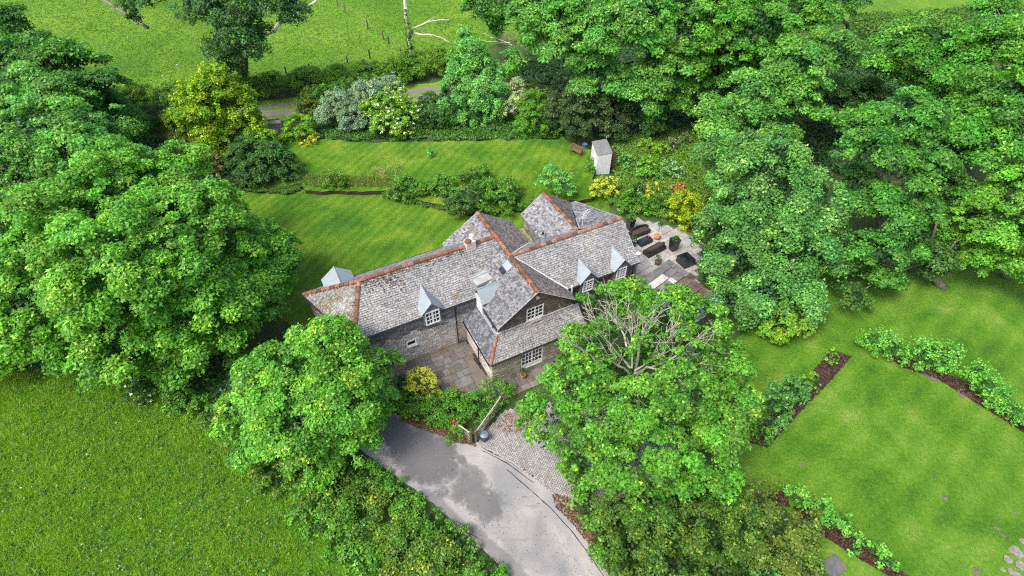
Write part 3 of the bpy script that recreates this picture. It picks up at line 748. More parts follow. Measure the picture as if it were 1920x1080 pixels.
def dormer(name, s, front, y0, zb, zt, half, rise, ridge_back, m_roof, dirv, cols=4, rows=3, over=.14, cheek=None, win=True, zwin=None, inset=.1, drop=.12):
    """small gabled dormer; s = centre along the eave, front = where its face stands, dirv = 'f' 'b' (facing -v, +v) or 'l' (facing -u)"""
    def T(a, b, z):     # a along eave, b inwards from the face
        if dirv == 'f': return (s+a, front+b, z)
        if dirv == 'b': return (s-a, front-b, z)
        return (front+b, s-a, z)
    root = MB()
    # face and cheeks
    face = [(-half, zb), (half, zb), (half, zt), (0, zt+rise), (-half, zt)]
    i = len(root.v); dp = ridge_back*.8
    root.v += [T(a, 0, z) for a, z in face]+[T(a, dp, z) for a, z in face]
    root.f += [(0, 1, 2, 3, 4), (9, 8, 7, 6, 5)]+[(k, (k+1) % 5, 5+(k+1) % 5, 5+k) for k in range(5)]
    ro = root.build(name, cheek or M['dormer_face'], house)
    rf = MB(); h2 = half+over; ze = zt-over*rise/half; t = .05
    for sg in (-1, 1):
        q = [T(0, -over*1.3, zt+rise+t), T(sg*h2, -over*1.3, ze+t), T(sg*h2, ridge_back*.42, ze+t), T(0, ridge_back, zt+rise+t)]
        q2 = [(x, y, z-t) for x, y, z in q]; k = len(rf.v); rf.v += q+q2
        rf.f += [(k, k+1, k+2, k+3), (k+7, k+6, k+5, k+4)]+[(k+i, k+4+i, k+4+(i+1) % 4, k+(i+1) % 4) for i in range(4)]
    rf.build('dormer_roof', m_roof, ro)
    MB().tube([T(0, -over*1.3, zt+rise+t+.01), T(0, ridge_back, zt+rise+t+.01)], .035, 6).build('lead_roll', m_roof, ro)
    if win:
        a = T(-half, 0, 0); b = T(half, 0, 0)
        window('dormer_window', a[:2], b[:2], inset, (zwin or zb)+.02, 2*half-inset, zt-drop, cols, rows, mid=cols//2, depth=-.02, bar=.05, fr=.07, parent=ro)
    return ro
dormer('dormer', -2.6, 4.3, 0, 3.42, 4.80, .66, .72, 2.3, M['lead'], 'f', inset=.13)
dormer('dormer', 8.75, 2.12, 0, 3.40, 4.62, .66, .74, 2.4, M['lead'], 'f', cols=3, rows=4, inset=.23)
dormer('dormer', 11.7, 2.12, 0, 3.40, 4.62, .66, .74, 2.4, M['lead'], 'f', cols=3, rows=4, inset=.23)
dormer('dormer', -7.55, 10.4, 0, 3.6, 4.95, .95, .72, 1.95, M['lead'], 'b', win=False)
dormer('dormer', 3.95, .86, 0, 3.45, 4.78, .62, .75, 2.1, M['lead'], 'l', cols=3, rows=4, over=.12)
MB().slab3([(1.0, 4.7, 5.12), (2.2, 4.7, 5.30), (2.2, 6.2, 5.36), (1.0, 6.2, 5.18)], Vector((0, 0, 1)), .8).build('flat_lead_roof', M['lead_grey'], house)
MB().beam((1.0, 5.45, 5.18), (2.2, 5.45, 5.36), .04, .05).build('lead_seam', M['lead'], house)
MB().beam((7.35, 2.1, 3.4), (7.35, 2.1, 4.55), .1, .12).build('corner_board', M['white'], house)
# alarm box, lamp, aerial, vent
MB().tube([(3.98, 1.28, 5.72), (3.98, 1.17, 5.72)], .13, 14).build('alarm_box', M['cream'], house)
al = MB().tube([(10.55, 6.1, 5.9), (10.55, 6.1, 7.2)], .025, 6).build('aerial', M['off_white'], house)
am = MB(); am.beam((10.2, 5.8, 7.1), (11.2, 6.5, 7.15), .03)
for i in range(7):
    t = i/6; x, y = 10.2+t, 5.8+.7*t; am.beam((x-.15, y+.2, 7.13), (x+.15, y-.2, 7.13), .015)
am.build('aerial_boom', M['off_white'], al)
MB().tube([(8.35, 8.2, 3.0), (8.35, 8.2, 4.7)], .07, 8).build('vent_pipe', M['black'], house)
MB().tube([(2.1, .02, 1.75), (2.1, -.12, 1.75)], .08, 8).build('wall_lamp', M['wood_dark'], house)

# ------------------------------------------------------------------ foliage generator
def unit(v): return v/np.maximum(np.linalg.norm(v, axis=1, keepdims=True), 1e-9)
def leaf_mesh(name, pos, nrm, size, col, m, parent=None, aspect=.85, fold=.18, rng=None, quad=False):
    n = len(pos); rng = rng or np.random.default_rng(1)
    ref = rng.normal(size=(n, 3)); x = unit(np.cross(nrm, ref)); y = np.cross(nrm, x)
    L = size[:, None]*.5; W = L*aspect
    K_ = 4 if quad else 3; v = np.empty((n, K_, 3), np.float32)
    if quad:
        v[:, 0] = pos-y*L; v[:, 1] = pos+x*W+nrm*L*fold*2; v[:, 2] = pos+y*L; v[:, 3] = pos-x*W+nrm*L*fold*2
    else:
        L = L*1.22; v[:, 0] = pos-y*L*.9; v[:, 1] = pos+x*L*.85+y*L*.5; v[:, 2] = pos-x*L*.7+y*L*.65
    me = bpy.data.meshes.new(name)
    me.vertices.add(n*K_); me.vertices.foreach_set('co', v.ravel())
    me.loops.add(n*K_); me.loops.foreach_set('vertex_index', np.arange(n*K_, dtype=np.int32))
    me.polygons.add(n); me.polygons.foreach_set('loop_start', np.arange(0, n*K_, K_, dtype=np.int32)); 
    me.update(calc_edges=True)
    at = me.attributes.new('tint', 'FLOAT_COLOR', 'FACE')
    c4 = np.ones((n, 4), np.float32); c4[:, :3] = np.clip(col, 0, 1); at.data.foreach_set('color', c4.ravel())
    me.materials.append(m)
    o = bpy.data.objects.new(name, me); COL.objects.link(o)
    if parent is not None: o.parent = parent
    return o
LEAVES = [0]
def crown(name, lobes, pal, seed, parent=None, clump=.75, leaf=.24, dens=95, fill=9, young=.35, flat=.6, low=-.45, kc=1.25, mix_up=.7, gap=0.0, shoots=.0, quad=False, rough=.36):
    """lobes: (x, y, z, rx, rz) ellipsoids; leaves sit on clumps that sit on the lobes"""
    leaf *= .92; dens *= 1.14
    rng = np.random.default_rng(seed); L = np.array([(a[0], a[1], a[2]) for a in lobes]); fr = lambda x: max(x*.6, x-(.42 if x > 1.6 else .15)*clump); R = np.array([(fr(a[3]), fr(a[3]), fr(a[4])) for a in lobes])
    pos = []; nrm = []; size = []; col = []
    pal = np.array(pal)          # [mature, mid, young]
    C = []; D = []; RR = []
    for i in range(len(L)):
        area = 4*math.pi*R[i, 0]**2*.72; nc = max(5, int(area/(math.pi*clump**2)*kc))
        d = unit(rng.normal(size=(nc*2, 3))); d = d[d[:, 2] > low][:nc]
        rad = 1.04-rough*rng.random(len(d))**1.6+rng.normal(size=len(d))*.06
        c = L[i]+d*R[i]*rad[:, None]
        keep = np.ones(len(c), bool)
        for j in range(len(L)):
            if j != i: keep &= (np.linalg.norm((c-L[j])/R[j], axis=1) > .80)
        keep &= c[:, 2] > .12
        if gap: keep &= rng.random(len(c)) > gap
        C.append(c[keep]); D.append(d[keep]); RR.append(clump*(.5+.95*rng.random(keep.sum())**1.4)*min(1.0, .45+R[i, 0]*.35))
    C = np.concatenate(C); D = np.concatenate(D); RR = np.concatenate(RR)
    ct = rng.random(len(C))
    cnt = np.maximum(6, (dens*math.pi*RR**2*1.1).astype(int)); idx = np.repeat(np.arange(len(C)), cnt); n = len(idx)
    ax = unit(D*(1-mix_up)+np.array([0, 0, 1])*mix_up+rng.normal(size=D.shape)*.12)
    h = unit(rng.normal(size=(n, 3))); a = ax[idx]; dot = (h*a).sum(1)
    flip = dot < -.25; h[flip] -= 2*dot[flip][:, None]*a[flip]; dot = (h*a).sum(1)
    q = h-a*dot[:, None]*(1-flat); rr = RR[idx]*(rng.uniform(.45, 1.05, n)+.35*rng.random(n)**5)
    p = C[idx]+q*rr[:, None]
    if shoots: p += a*(rng.random(n)**6*shoots)[:, None]
    nm = unit(h*.55+np.array([0, 0, .55])+rng.normal(size=(n, 3))*.42)
    s = leaf*rng.uniform(.65, 1.3, n)
    t = np.clip(ct[idx]*.55+rng.random(n)*.45, 0, 1)
    base = pal[0]+(pal[1]-pal[0])*t[:, None]
    yc = rng.random(len(C)); yg = (rng.random(n) < young*(.10+2.6*np.clip(yc[idx]-.62, 0, 1))*np.clip(dot*1.4, .1, 1))
    base[yg] = pal[1]+(pal[2]-pal[1])*(.25+.75*rng.random(yg.sum()))[:, None]
    base = base*np.array([1.50, 1.44, .92])*rng.uniform(.66, 1.34, (n, 1))*rng.uniform(.78, 1.2, len(C))[idx][:, None]*np.stack([rng.uniform(.85, 1.2, len(C)), np.ones(len(C)), rng.uniform(.8, 1.2, len(C))], 1)[idx]
    pos.append(p); nrm.append(nm); size.append(s); col.append(base)
    # inner leaves and twigs that close the crown, its inner shade put into darker tints
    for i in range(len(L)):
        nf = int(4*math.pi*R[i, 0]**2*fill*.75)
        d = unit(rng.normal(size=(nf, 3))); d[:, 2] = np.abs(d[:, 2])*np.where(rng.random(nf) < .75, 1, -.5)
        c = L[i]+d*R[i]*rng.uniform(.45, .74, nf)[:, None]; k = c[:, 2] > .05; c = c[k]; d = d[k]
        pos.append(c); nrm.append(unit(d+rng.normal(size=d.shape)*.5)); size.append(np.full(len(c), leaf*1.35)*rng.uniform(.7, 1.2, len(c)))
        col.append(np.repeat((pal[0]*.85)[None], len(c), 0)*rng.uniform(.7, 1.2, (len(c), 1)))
    pos = np.concatenate(pos); nrm = np.concatenate(nrm); size = np.concatenate(size); col = np.concatenate(col)
    LEAVES[0] += len(pos)
    if parent is not None: pos = pos-np.array(parent.location)
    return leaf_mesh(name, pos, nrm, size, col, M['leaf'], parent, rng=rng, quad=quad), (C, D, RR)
def blossoms(CDR, col, n, size, parent, seed, name='blossom'):
    C, D, RR = CDR; rng = np.random.default_rng(seed); k = rng.integers(0, len(C), n); up = C[:, 2] > np.median(C[:, 2])-.6
    h = unit(rng.normal(size=(n, 3))); h[:, 2] = np.abs(h[:, 2])
    p = C[k]+h*RR[k][:, None]*np.array([1, 1, .7])*1.05
    p -= np.array(parent.location)
    o = leaf_mesh(name, p, unit(h+np.array([0, 0, 1.0])), size*rng.uniform(.6, 1.3, n), np.array(col)[None]*rng.uniform(.85, 1.1, (n, 1)), M['petal'], parent, fold=.05, aspect=1)
    o['kind'] = 'stuff'; return o
def lob(*rows, rz=.8):
    out = []
    for r in rows:
        px, py, rp, z = r[:4]; k = r[4] if len(r) > 4 else rz
        R = rp*depth(px, py, z)/F; c = P(px, py, z); zz = z
        out.append((c[0], c[1], zz, R, R*k))
    return out
def limb(mb, a, b, r0, r1, bend, rng, seg=6, k=6):
    a = np.array(a); b = np.array(b); L = np.linalg.norm(b-a); off = rng.normal(size=3)*bend*L; off[2] = abs(off[2])*.6
    pts = []; rad = []
    for i in range(seg+1):
        t = i/seg; p = a+(b-a)*t+off*math.sin(math.pi*t)+rng.normal(size=3)*.015*L*(0 < i < seg)
        pts.append(tuple(p)); rad.append(r0+(r1-r0)*t)
    mb.tube(pts, rad, k); return pts
G = dict(   # [mature, mid, young]
 syc=[(.036, .135, .026), (.085, .27, .042), (.20, .40, .06)],
 syc_light=[(.044, .150, .024), (.120, .33, .045), (.27, .44, .07)],
 syc_mid=[(.032, .120, .028), (.070, .235, .045), (.15, .35, .07)],
 syc_pale=[(.048, .160, .042), (.110, .30, .070), (.21, .40, .10)],
 syc_deep=[(.026, .095, .022), (.055, .19, .036), (.11, .29, .05)],
 blue=[(.040, .135, .042), (.100, .27, .085), (.24, .44, .16)],
 oak=[(.040, .135, .022), (.090, .27, .036), (.25, .41, .06)],
 gold=[(.075, .16, .010), (.17, .31, .014), (.32, .45, .02)],
 ever=[(.028, .085, .036), (.055, .15, .055), (.10, .22, .07)],
 holly=[(.025, .060, .028), (.050, .105, .045), (.12, .16, .08)],
 goldp=[(.13, .22, .010), (.27, .37, .018), (.44, .50, .04)],
 silver=[(.09, .155, .14), (.20, .31, .30), (.32, .45, .43)],
 varieg=[(.14, .21, .14), (.30, .38, .28), (.5, .56, .42)],
 lime=[(.07, .18, .02), (.15, .31, .035), (.30, .41, .06)],
 yellow=[(.20, .28, .03), (.38, .42, .07), (.50, .50, .17)],
 shrub=[(.038, .12, .022), (.080, .22, .030), (.17, .32, .045)],
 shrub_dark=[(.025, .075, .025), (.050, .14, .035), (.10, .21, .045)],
 olive=[(.055, .10, .022), (.105, .18, .035), (.20, .26, .06)],
 mint2=[(.055, .19, .035), (.13, .36, .08), (.26, .50, .14)],
 mint=[(.055, .18, .055), (.13, .36, .12), (.25, .48, .19)],
 hedge=[(.045, .12, .015), (.10, .23, .022), (.19, .31, .035)],
 bramble=[(.038, .10, .018), (.078, .19, .026), (.22, .27, .05)],
 hornb=[(.032, .085, .016), (.066, .150, .022), (.17, .25, .04)],
 dry=[(.16, .17, .08), (.25, .25, .13), (.34, .32, .19)],
 fern=[(.045, .145, .02), (.085, .24, .03), (.15, .33, .045)],
 rust=[(.22, .10, .04), (.34, .15, .06), (.42, .22, .1)],
)
def tree(name, label, cat, base, lobes, pal, seed, bark='bark', r0=.35, group=None, limbs=7, trunk_top=None, **kw):
    b = P(*base); root = thing(name, label, cat, (b[0], b[1], 0), 0, group)
    rng = np.random.default_rng(seed+500); mb = MB()
    L = np.array([l[:3] for l in lobes]); c = L.mean(0); top = np.array(trunk_top) if trunk_top is not None else np.array([c[0], c[1], max(1.2, c[2]*.75)])
    loc = np.array(root.location)
    pts = limb(mb, (0, 0, -.1), top-loc, r0, r0*.55, .04, rng, 6, 9)
    order = sorted(range(len(L)), key=lambda i: -lobes[i][3])[:limbs]
    for i in order:
        s = np.array(pts[3+int(rng.integers(0, 4))])
        limb(mb, s, L[i]-loc+np.array([0, 0, lobes[i][4]*.3]), r0*.38, r0*.08, .08, rng, 6, 6)
    mb.build('trunk', M[bark], root, smooth=True)
    o, cdr = crown('crown', lobes, G[pal], seed, root, **kw)
    return root, cdr
def shrub(name, label, cat, lobes, pal, seed, group=None, **kw):
    x = np.mean([l[0] for l in lobes]); y = np.mean([l[1] for l in lobes])
    root = thing(name, label, cat, (x, y, 0), 0, group)
    mb = MB(); rng = np.random.default_rng(seed+900)
    for l in lobes[:5]:
        limb(mb, (rng.uniform(-.1, .1), rng.uniform(-.1, .1), 0), (l[0]-x, l[1]-y, l[2]), .05, .015, .08, rng, 4, 5)
    mb.build('stem', M['bark'], root)
    a = dict(clump=.36, leaf=.15, dens=150, fill=12, kc=1.35, low=-.8); a.update(kw)
    o, cdr = crown('foliage', lobes, G[pal], seed, root, **a)
    return root, cdr

for a_, b_, s_, n_, pn, sd_, nr in ROOF_MOSS: moss(a_, b_, s_, n_, _rp[pn], sd_, nr)
# ------------------------------------------------------------------ trees
tree('sycamore_tree', 'huge yellow green sycamore filling the left of the view above the meadow', 'tree', (250, 660),
     lob((250, 500, 150, 8.6), (120, 440, 130, 8.6), (370, 440, 115, 8.2), (250, 370, 110, 8.6), (90, 580, 110, 6), (240, 620, 100, 4.6), (390, 580, 110, 5.4), (480, 480, 75, 5.2), (10, 500, 120, 7),
         (470, 560, 75, 4), (330, 320, 65, 8), (30, 640, 60, 2.6), (535, 500, 38, 3.4), (150, 650, 55, 2.4), (330, 670, 60, 2.4), (-90, 570, 120, 6), (540, 455, 22, 3), (430, 640, 50, 2), (330, 560, 60, 6)),
     'syc_light', 11, r0=.6, clump=.72, leaf=.225, dens=108, limbs=12, quad=False, rough=.42, kc=1.35)
tree('sycamore_tree', 'round bright green sycamore between the meadow and the house at the lane corner', 'tree', (590, 800),
     lob((600, 670, 78, 6), (520, 715, 78, 5.2), (635, 740, 85, 5), (560, 800, 88, 4.2), (680, 690, 52, 4.2), (455, 780, 50, 3), (650, 815, 62, 3), (590, 860, 52, 2), (700, 745, 45, 3), (735, 680, 20, 3), (480, 830, 42, 2), (630, 640, 45, 6), (565, 745, 62, 4), (600, 760, 60, 3.4), (540, 770, 50, 3)),
     'syc_light', 12, r0=.35, clump=.56, leaf=.19, dens=140, limbs=9, rough=.4, kc=1.4)
tree('sycamore_tree', 'grey green sycamore at the left edge behind the huge sycamore', 'tree', (60, 360),
     lob((70, 260, 95, 8.5), (150, 300, 75, 7.5), (20, 190, 75, 9), (230, 320, 60, 6), (0, 330, 80, 7), (180, 240, 60, 7), (100, 190, 60, 8.4), (-60, 260, 80, 8)),
     'syc_pale', 13, r0=.5, clump=.85, leaf=.26, dens=75)
tree('sycamore_tree', 'dark layered sycamore at the upper left against the pasture', 'tree', (110, 240),
     lob((50, 150, 60, 8), (120, 120, 62, 9), (180, 160, 50, 8), (70, 100, 50, 9), (210, 205, 35, 5), (150, 200, 50, 6), (-10, 120, 70, 9)),
     'syc_deep', 14, r0=.5, clump=1.0, leaf=.29, dens=60, flat=.4)
tree('broadleaf_tree', 'dark tree cut off by the top left corner', 'tree', (0, 120), lob((10, 45, 40, 8), (-40, 60, 60, 8), (20, 80, 30, 6)), 'syc_deep', 15, clump=.9, leaf=.3, dens=60)
tree('pine_tree', 'drooping dark green tree with ferny tips left of the golden cypress', 'tree', (215, 270), lob((200, 205, 40, 4.5), (235, 235, 40, 3.4), (180, 240, 40, 3.5), (250, 260, 25, 2)), 'syc_deep', 16, clump=.6, leaf=.22, dens=90, shoots=.5)
tree('cypress_tree', 'golden yellow conifer standing beside the upper track', 'tree', (405, 300),
     lob((400, 160, 45, 6.5), (365, 195, 45, 4.6), (435, 195, 45, 4.6), (400, 215, 62, 4), (350, 225, 35, 3), (455, 235, 42, 2.8), (405, 265, 45, 2), (480, 268, 28, 1.6)),
     'gold', 17, bark='bark_brown', r0=.3, clump=.5, leaf=.24, dens=120, flat=.45, shoots=.45, young=.7, kc=1.1)
for i, (lb, rows, pl, kw) in enumerate([
    ('tall dark evergreen with bare pale limbs in front of the pasture', ((430, 70, 52, 9), (445, 15, 70, 11), (425, 115, 34, 6), (380, 15, 50, 11), (500, 5, 50, 12), (545, 15, 34, 11), (430, 130, 22, 4), (460, 90, 38, 8)), 'ever', dict(clump=.7, leaf=.24, dens=70, gap=.15, shoots=.6, low=-.9, fill=6)),
    ('sprig of dark branches hanging into the top of the view left of the tall evergreen', ((250, 0, 28, 11), (245, 32, 15, 9.4), (275, -15, 30, 12)), 'ever', dict(clump=.6, leaf=.24, dens=70, gap=.1, shoots=.6, low=-.9))]):
    tree('evergreen_tree', lb, 'tree', ((455, 165), (215, -90))[i], lob(*rows), pl, 30+i, r0=.35, limbs=5, **kw)
# bare limbs of the tall evergreen
def bare(name_parent, segs, m, seed, k=6):
    rng = np.random.default_rng(seed); mb = MB(); loc = np.array(name_parent.location)
    for (ax, ay, az, bx, by, bz, r0, r1, bend) in segs:
        limb(mb, np.array(P(ax, ay, az))-loc, np.array(P(bx, by, bz))-loc, r0, r1, bend, rng, 7, k)
    return mb
ev = [o for o in COL.objects if o.get('label', '').startswith('tall dark evergreen')][0]
bare(ev, [(485, 75, 6, 595, 0, 9, .28, .14, .05), (470, 20, 10.2, 440, 60, 8.4, .10, .04, .1), (472, 0, 11.6, 470, 22, 10.2, .12, .1, .03), (455, 60, 8, 448, 95, 6.8, .05, .03, .1), (440, 30, 11, 447, -5, 12.5, .08, .06, .05), (405, 100, 6.2, 402, 125, 5, .05, .03, .15)], M['bark_pale'], 5).build('bare_limb', M['bark_pale'], ev)
# ivy clad trunk with bare arms
iv = thing('bare_tree', 'ivy clad bare tree with pale crooked arms in front of the fenced pasture', 'tree', P(770, 112))
bare(iv, [(770, 112, 0, 760, 20, 6.2, .34, .24, .02), (760, 20, 6.2, 762, -30, 9, .24, .2, .04), (766, 60, 3.4, 800, 42, 4.4, .14, .11, .06), (800, 42, 4.4, 842, 37, 4.7, .11, .05, .06),
          (768, 62, 3.2, 812, 66, 3.4, .15, .12, .05), (812, 66, 3.4, 842, 78, 2.6, .12, .05, .05), (800, 42, 4.4, 818, 30, 5.0, .05, .02, .05)], M['bark_pale'], 6).build('trunk', M['bark_pale'], iv)
_b, _t = np.array(P(770, 112, 0)), np.array(P(760, 20, 6.2))
crown('ivy', [(*( _b+(_t-_b)*k), rr_, .9) for k, rr_ in ((.06, 1.1), (.2, .8), (.34, .75), (.48, .75), (.62, .7), (.76, .65), (.9, .5))], G['hedge'], 41, iv, clump=.35, leaf=.2, dens=110, fill=8, low=-1)
crown('twigs', lob((830, 48, 14, 3.8), (842, 40, 8, 4.6)), G['ever'], 42, iv, clump=.4, leaf=.16, dens=26, fill=1, low=-1, gap=.4)
bt = thing('bare_tree', 'fallen looking pale branch beside the track under the top sycamores', 'tree', P(960, 85))
bare(bt, [(960, 85, 0, 905, 62, 2.2, .12, .05, .05), (955, 80, .4, 900, 78, 1.2, .1, .04, .05), (925, 68, 1.6, 940, 50, 3, .06, .03, .05)], M['bark_pale'], 7).build('trunk', M['bark_pale'], bt)

tree('sycamore_tree', 'great sycamore with drooping tiers at the top centre right of the ivy clad trunk', 'tree', (1130, 175),
     lob((1010, 30, 62, 11), (1080, 80, 75, 9), (1170, 50, 95, 11), (1120, 140, 55, 6.5), (1190, 160, 62, 5.6), (960, 115, 26, 4.5), (1010, 85, 40, 7), (1060, 10, 60, 12), (1170, 185, 30, 3.6), (1240, 120, 55, 8)),
     'syc_pale', 18, r0=.6, clump=.95, leaf=.28, dens=70, flat=.45)
tree('sycamore_tree', 'broad sycamore at the top of the view above the wild bank', 'tree', (1330, 190),
     lob((1300, 40, 95, 11), (1410, 60, 85, 10.5), (1290, 130, 60, 7), (1370, 120, 60, 7), (1270, 200, 38, 3.5), (1500, 35, 65, 9.5), (1460, 95, 45, 7), (1340, 175, 48, 4.6), (1230, 215, 26, 2.4), (1360, -20, 90, 13)),
     'syc', 19, r0=.6, clump=.95, leaf=.28, dens=70, flat=.45)
tree('broadleaf_tree', 'shaded dark tree in the top of the view left of the great sycamore', 'tree', (930, 60), lob((905, 15, 38, 9), (940, 40, 30, 7), (960, 5, 40, 10), (880, -10, 30, 10)), 'syc_deep', 20, clump=.8, leaf=.26, dens=60, gap=.1)
tree('broadleaf_tree', 'leafy tree trailing at the top edge beside the grassy clearing', 'tree', (1590, 60), lob((1575, 10, 30, 6), (1600, -10, 36, 7), (1550, 30, 30, 5)), 'syc_deep', 21, clump=.7, leaf=.26, dens=60)
tree('sycamore_tree', 'pale topped sycamore behind the blue green maple right of the wild bank', 'tree', (1470, 270),
     lob((1555, 100, 55, 11), (1480, 130, 60, 10), (1410, 180, 58, 8.4), (1350, 225, 45, 6), (1500, 190, 60, 7.6), (1440, 240, 55, 6), (1330, 190, 22, 6)),
     'syc_pale', 22, r0=.5, clump=.85, leaf=.26, dens=80)
tree('maple_tree', 'blue green maple overhanging the back patio and its furniture', 'tree', (1460, 520),
     lob((1440, 310, 80, 8.5), (1370, 320, 62, 7), (1500, 370, 75, 6.8), (1400, 400, 75, 5.6), (1480, 460, 80, 4.4), (1385, 480, 62, 3.6), (1540, 500, 42, 2.6), (1330, 430, 42, 3.4), (1430, 550, 60, 2.2), (1340, 520, 40, 2), (1345, 290, 40, 6.5), (1370, 570, 45, 1.8), (1550, 430, 50, 4), (1500, 560, 50, 2.2)),
     'blue', 23, r0=.5, clump=.78, leaf=.22, dens=105, limbs=10, mix_up=.5, flat=.75)
tree('sycamore_tree', 'tall green sycamore in the middle of the right hand wood', 'tree', (1670, 540),
     lob((1690, 220, 70, 11), (1640, 290, 68, 9.6), (1720, 310, 65, 8.6), (1660, 390, 62, 6.6), (1720, 400, 48, 5.6), (1610, 250, 45, 9), (1650, 470, 50, 4.4), (1700, 470, 40, 3.4), (1655, 530, 40, 1.9), (1600, 350, 40, 6)),
     'syc_mid', 24, r0=.5, clump=.8, leaf=.24, dens=90, flat=.45)
tree('broadleaf_tree', 'light crowned tree at the back of the right hand wood below the clearing', 'tree', (1730, 260),
     lob((1740, 90, 75, 11.5), (1690, 80, 50, 10.5), (1660, 130, 45, 9), (1810, 90, 65, 12), (1790, 150, 60, 10), (1730, 160, 50, 8.6)),
     'syc', 25, r0=.4, clump=.95, leaf=.26, dens=75, flat=.45)
tree('broadleaf_tree', 'tall tree at the upper right edge of the view', 'tree', (1900, 380),
     lob((1890, 90, 80, 13), (1880, 190, 80, 11), (1850, 270, 65, 9), (1930, 270, 90, 9.6), (1800, 230, 45, 9), (1960, 130, 80, 12), (1860, 20, 40, 12)),
     'syc', 26, r0=.5, clump=.9, leaf=.24, dens=80)
tree('ash_tree', 'fresh green ash hanging over the side lawn at the right edge', 'tree', (1890, 520),
     lob((1870, 420, 75, 5.6), (1800, 390, 58, 5.2), (1920, 370, 75, 7), (1850, 490, 42, 3), (1930, 470, 60, 4), (1790, 450, 35, 3), (1760, 400, 30, 4), (1980, 520, 60, 3)),
     'syc_light', 27, r0=.4, clump=.62, leaf=.21, dens=110, young=.2)
tree('broadleaf_tree', 'dark shaded tree deep in the right hand wood beside the lawn', 'tree', (1770, 540),
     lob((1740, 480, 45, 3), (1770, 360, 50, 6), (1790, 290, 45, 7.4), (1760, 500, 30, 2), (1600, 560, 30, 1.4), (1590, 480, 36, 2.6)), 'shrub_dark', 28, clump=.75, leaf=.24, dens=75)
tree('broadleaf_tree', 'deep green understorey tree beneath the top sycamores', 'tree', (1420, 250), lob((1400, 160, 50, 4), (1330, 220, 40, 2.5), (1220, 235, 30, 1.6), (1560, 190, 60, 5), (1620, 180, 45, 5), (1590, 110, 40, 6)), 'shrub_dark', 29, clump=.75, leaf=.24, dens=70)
tree('broadleaf_tree', 'dark cedar tip poking up at the top right corner', 'tree', (1850, 80), lob((1860, 12, 26, 9), (1835, 20, 20, 8)), 'ever', 33, clump=.7, leaf=.26, dens=70)

# the oak in front of the house, its pale limbs bare in the middle
oak, _ = tree('oak_tree', 'spreading oak with pale bare limbs in the middle over the drive', 'tree', (1185, 800),
     lob((1092, 640, 38, 6.6), (1128, 572, 36, 7.4), (1180, 555, 40, 7.8), (1250, 570, 48, 7.8), (1320, 600, 50, 7.2), (1365, 670, 48, 6.4), (1385, 745, 45, 5.2), (1060, 715, 44, 5), (1000, 757, 32, 4), (1070, 740, 60, 6),
         (1050, 800, 38, 4), (1130, 800, 62, 5.6), (1210, 770, 62, 6.8), (1290, 740, 60, 6.8), (1340, 810, 62, 5), (1260, 850, 62, 5), (1170, 870, 60, 4), (1330, 880, 48, 3.6), (1100, 850, 48, 3), (1080, 880, 34, 2.2), (1020, 780, 44, 4.6), (1160, 740, 50, 5.4), (1105, 770, 44, 5.4), (1230, 810, 50, 5.2), (1085, 690, 45, 6.4), (1300, 670, 36, 7), (1215, 940, 40, 2.6), (1185, 660, 12, 8), (1095, 890, 22, 2.2), (1280, 910, 38, 3), (1110, 650, 20, 6.8), (1020, 830, 18, 2.5), (985, 800, 16, 3)),
     'oak', 51, bark='bark_oak', r0=.27, limbs=13, trunk_top=P(1190, 705, 4.5), clump=.55, leaf=.20, dens=120, kc=1.2, gap=.06, fill=5, low=-.35)
rng = np.random.default_rng(77); mb = MB(); loc = np.array(oak.location)
forks = [((1185, 690, 5.4), (1180, 610, 7.4)), ((1182, 690, 5.2), (1105, 600, 7.2)), ((1190, 695, 5.2), (1260, 620, 7.4)), ((1190, 700, 4.8), (1310, 650, 7)), ((1180, 700, 4.8), (1080, 650, 6.8)), ((1190, 715, 4.4), (1290, 720, 6.2)),
         ((1180, 710, 4.5), (1150, 770, 5.6)), ((1195, 710, 4.5), (1340, 770, 5)), ((1175, 650, 6.6), (1140, 590, 7.8)), ((1190, 650, 6.6), (1225, 590, 8))]
for a, b in forks:
    pts = limb(mb, np.array(P(*a))-loc, np.array(P(*b))-loc, .070, .026, .07, rng, 7, 6)
    for j in range(13):
        s = np.array(pts[2+int(rng.integers(0, 6))]); d = unit((np.array(pts[-1])-np.array(pts[2]))[None])[0]
        e = s+(d*rng.uniform(.5, 1.3)+rng.normal(size=3)*.55+np.array([0, 0, .35]))*rng.uniform(.8, 1.6)
        q = limb(mb, s, e, .028, .012, .14, rng, 5, 5)
        for h in range(3):
            s2 = np.array(q[1+int(rng.integers(0, 4))]); limb(mb, s2, s2+(d*.4+rng.normal(size=3)*.4)*rng.uniform(.6, 1.1), .015, .007, .12, rng, 3, 4)
mb.build('bare_boughs', M['bark_oak'], oak)
crown('sparse_sprays', lob((1150, 600, 22, 7.4), (1215, 610, 22, 7.6), (1120, 635, 18, 7), (1255, 640, 24, 7), (1165, 560, 18, 8), (1225, 670, 18, 6.4), (1145, 700, 18, 5.6), (1290, 610, 24, 7.6), (1180, 640, 16, 7.6), (1135, 665, 20, 6.4), (1215, 640, 18, 7.4), (1260, 675, 20, 6.6), (1195, 585, 20, 7.8), (1160, 725, 20, 5.6), (1215, 715, 20, 5.8), (1250, 705, 18, 6), (1100, 615, 22, 7.2)), G['oak'], 512, oak, clump=.32, leaf=.18, dens=105, fill=1, gap=.0, low=-1, kc=.9)
crown('inner_foliage', lob((1190, 700, 60, 3.0), (1130, 670, 45, 3.4), (1250, 690, 48, 3.4), (1190, 640, 40, 4.2), (1140, 610, 30, 5), (1240, 610, 34, 5)), G['syc_deep'], 513, oak, clump=.5, leaf=.2, dens=80, fill=5, low=-.3, gap=.15)

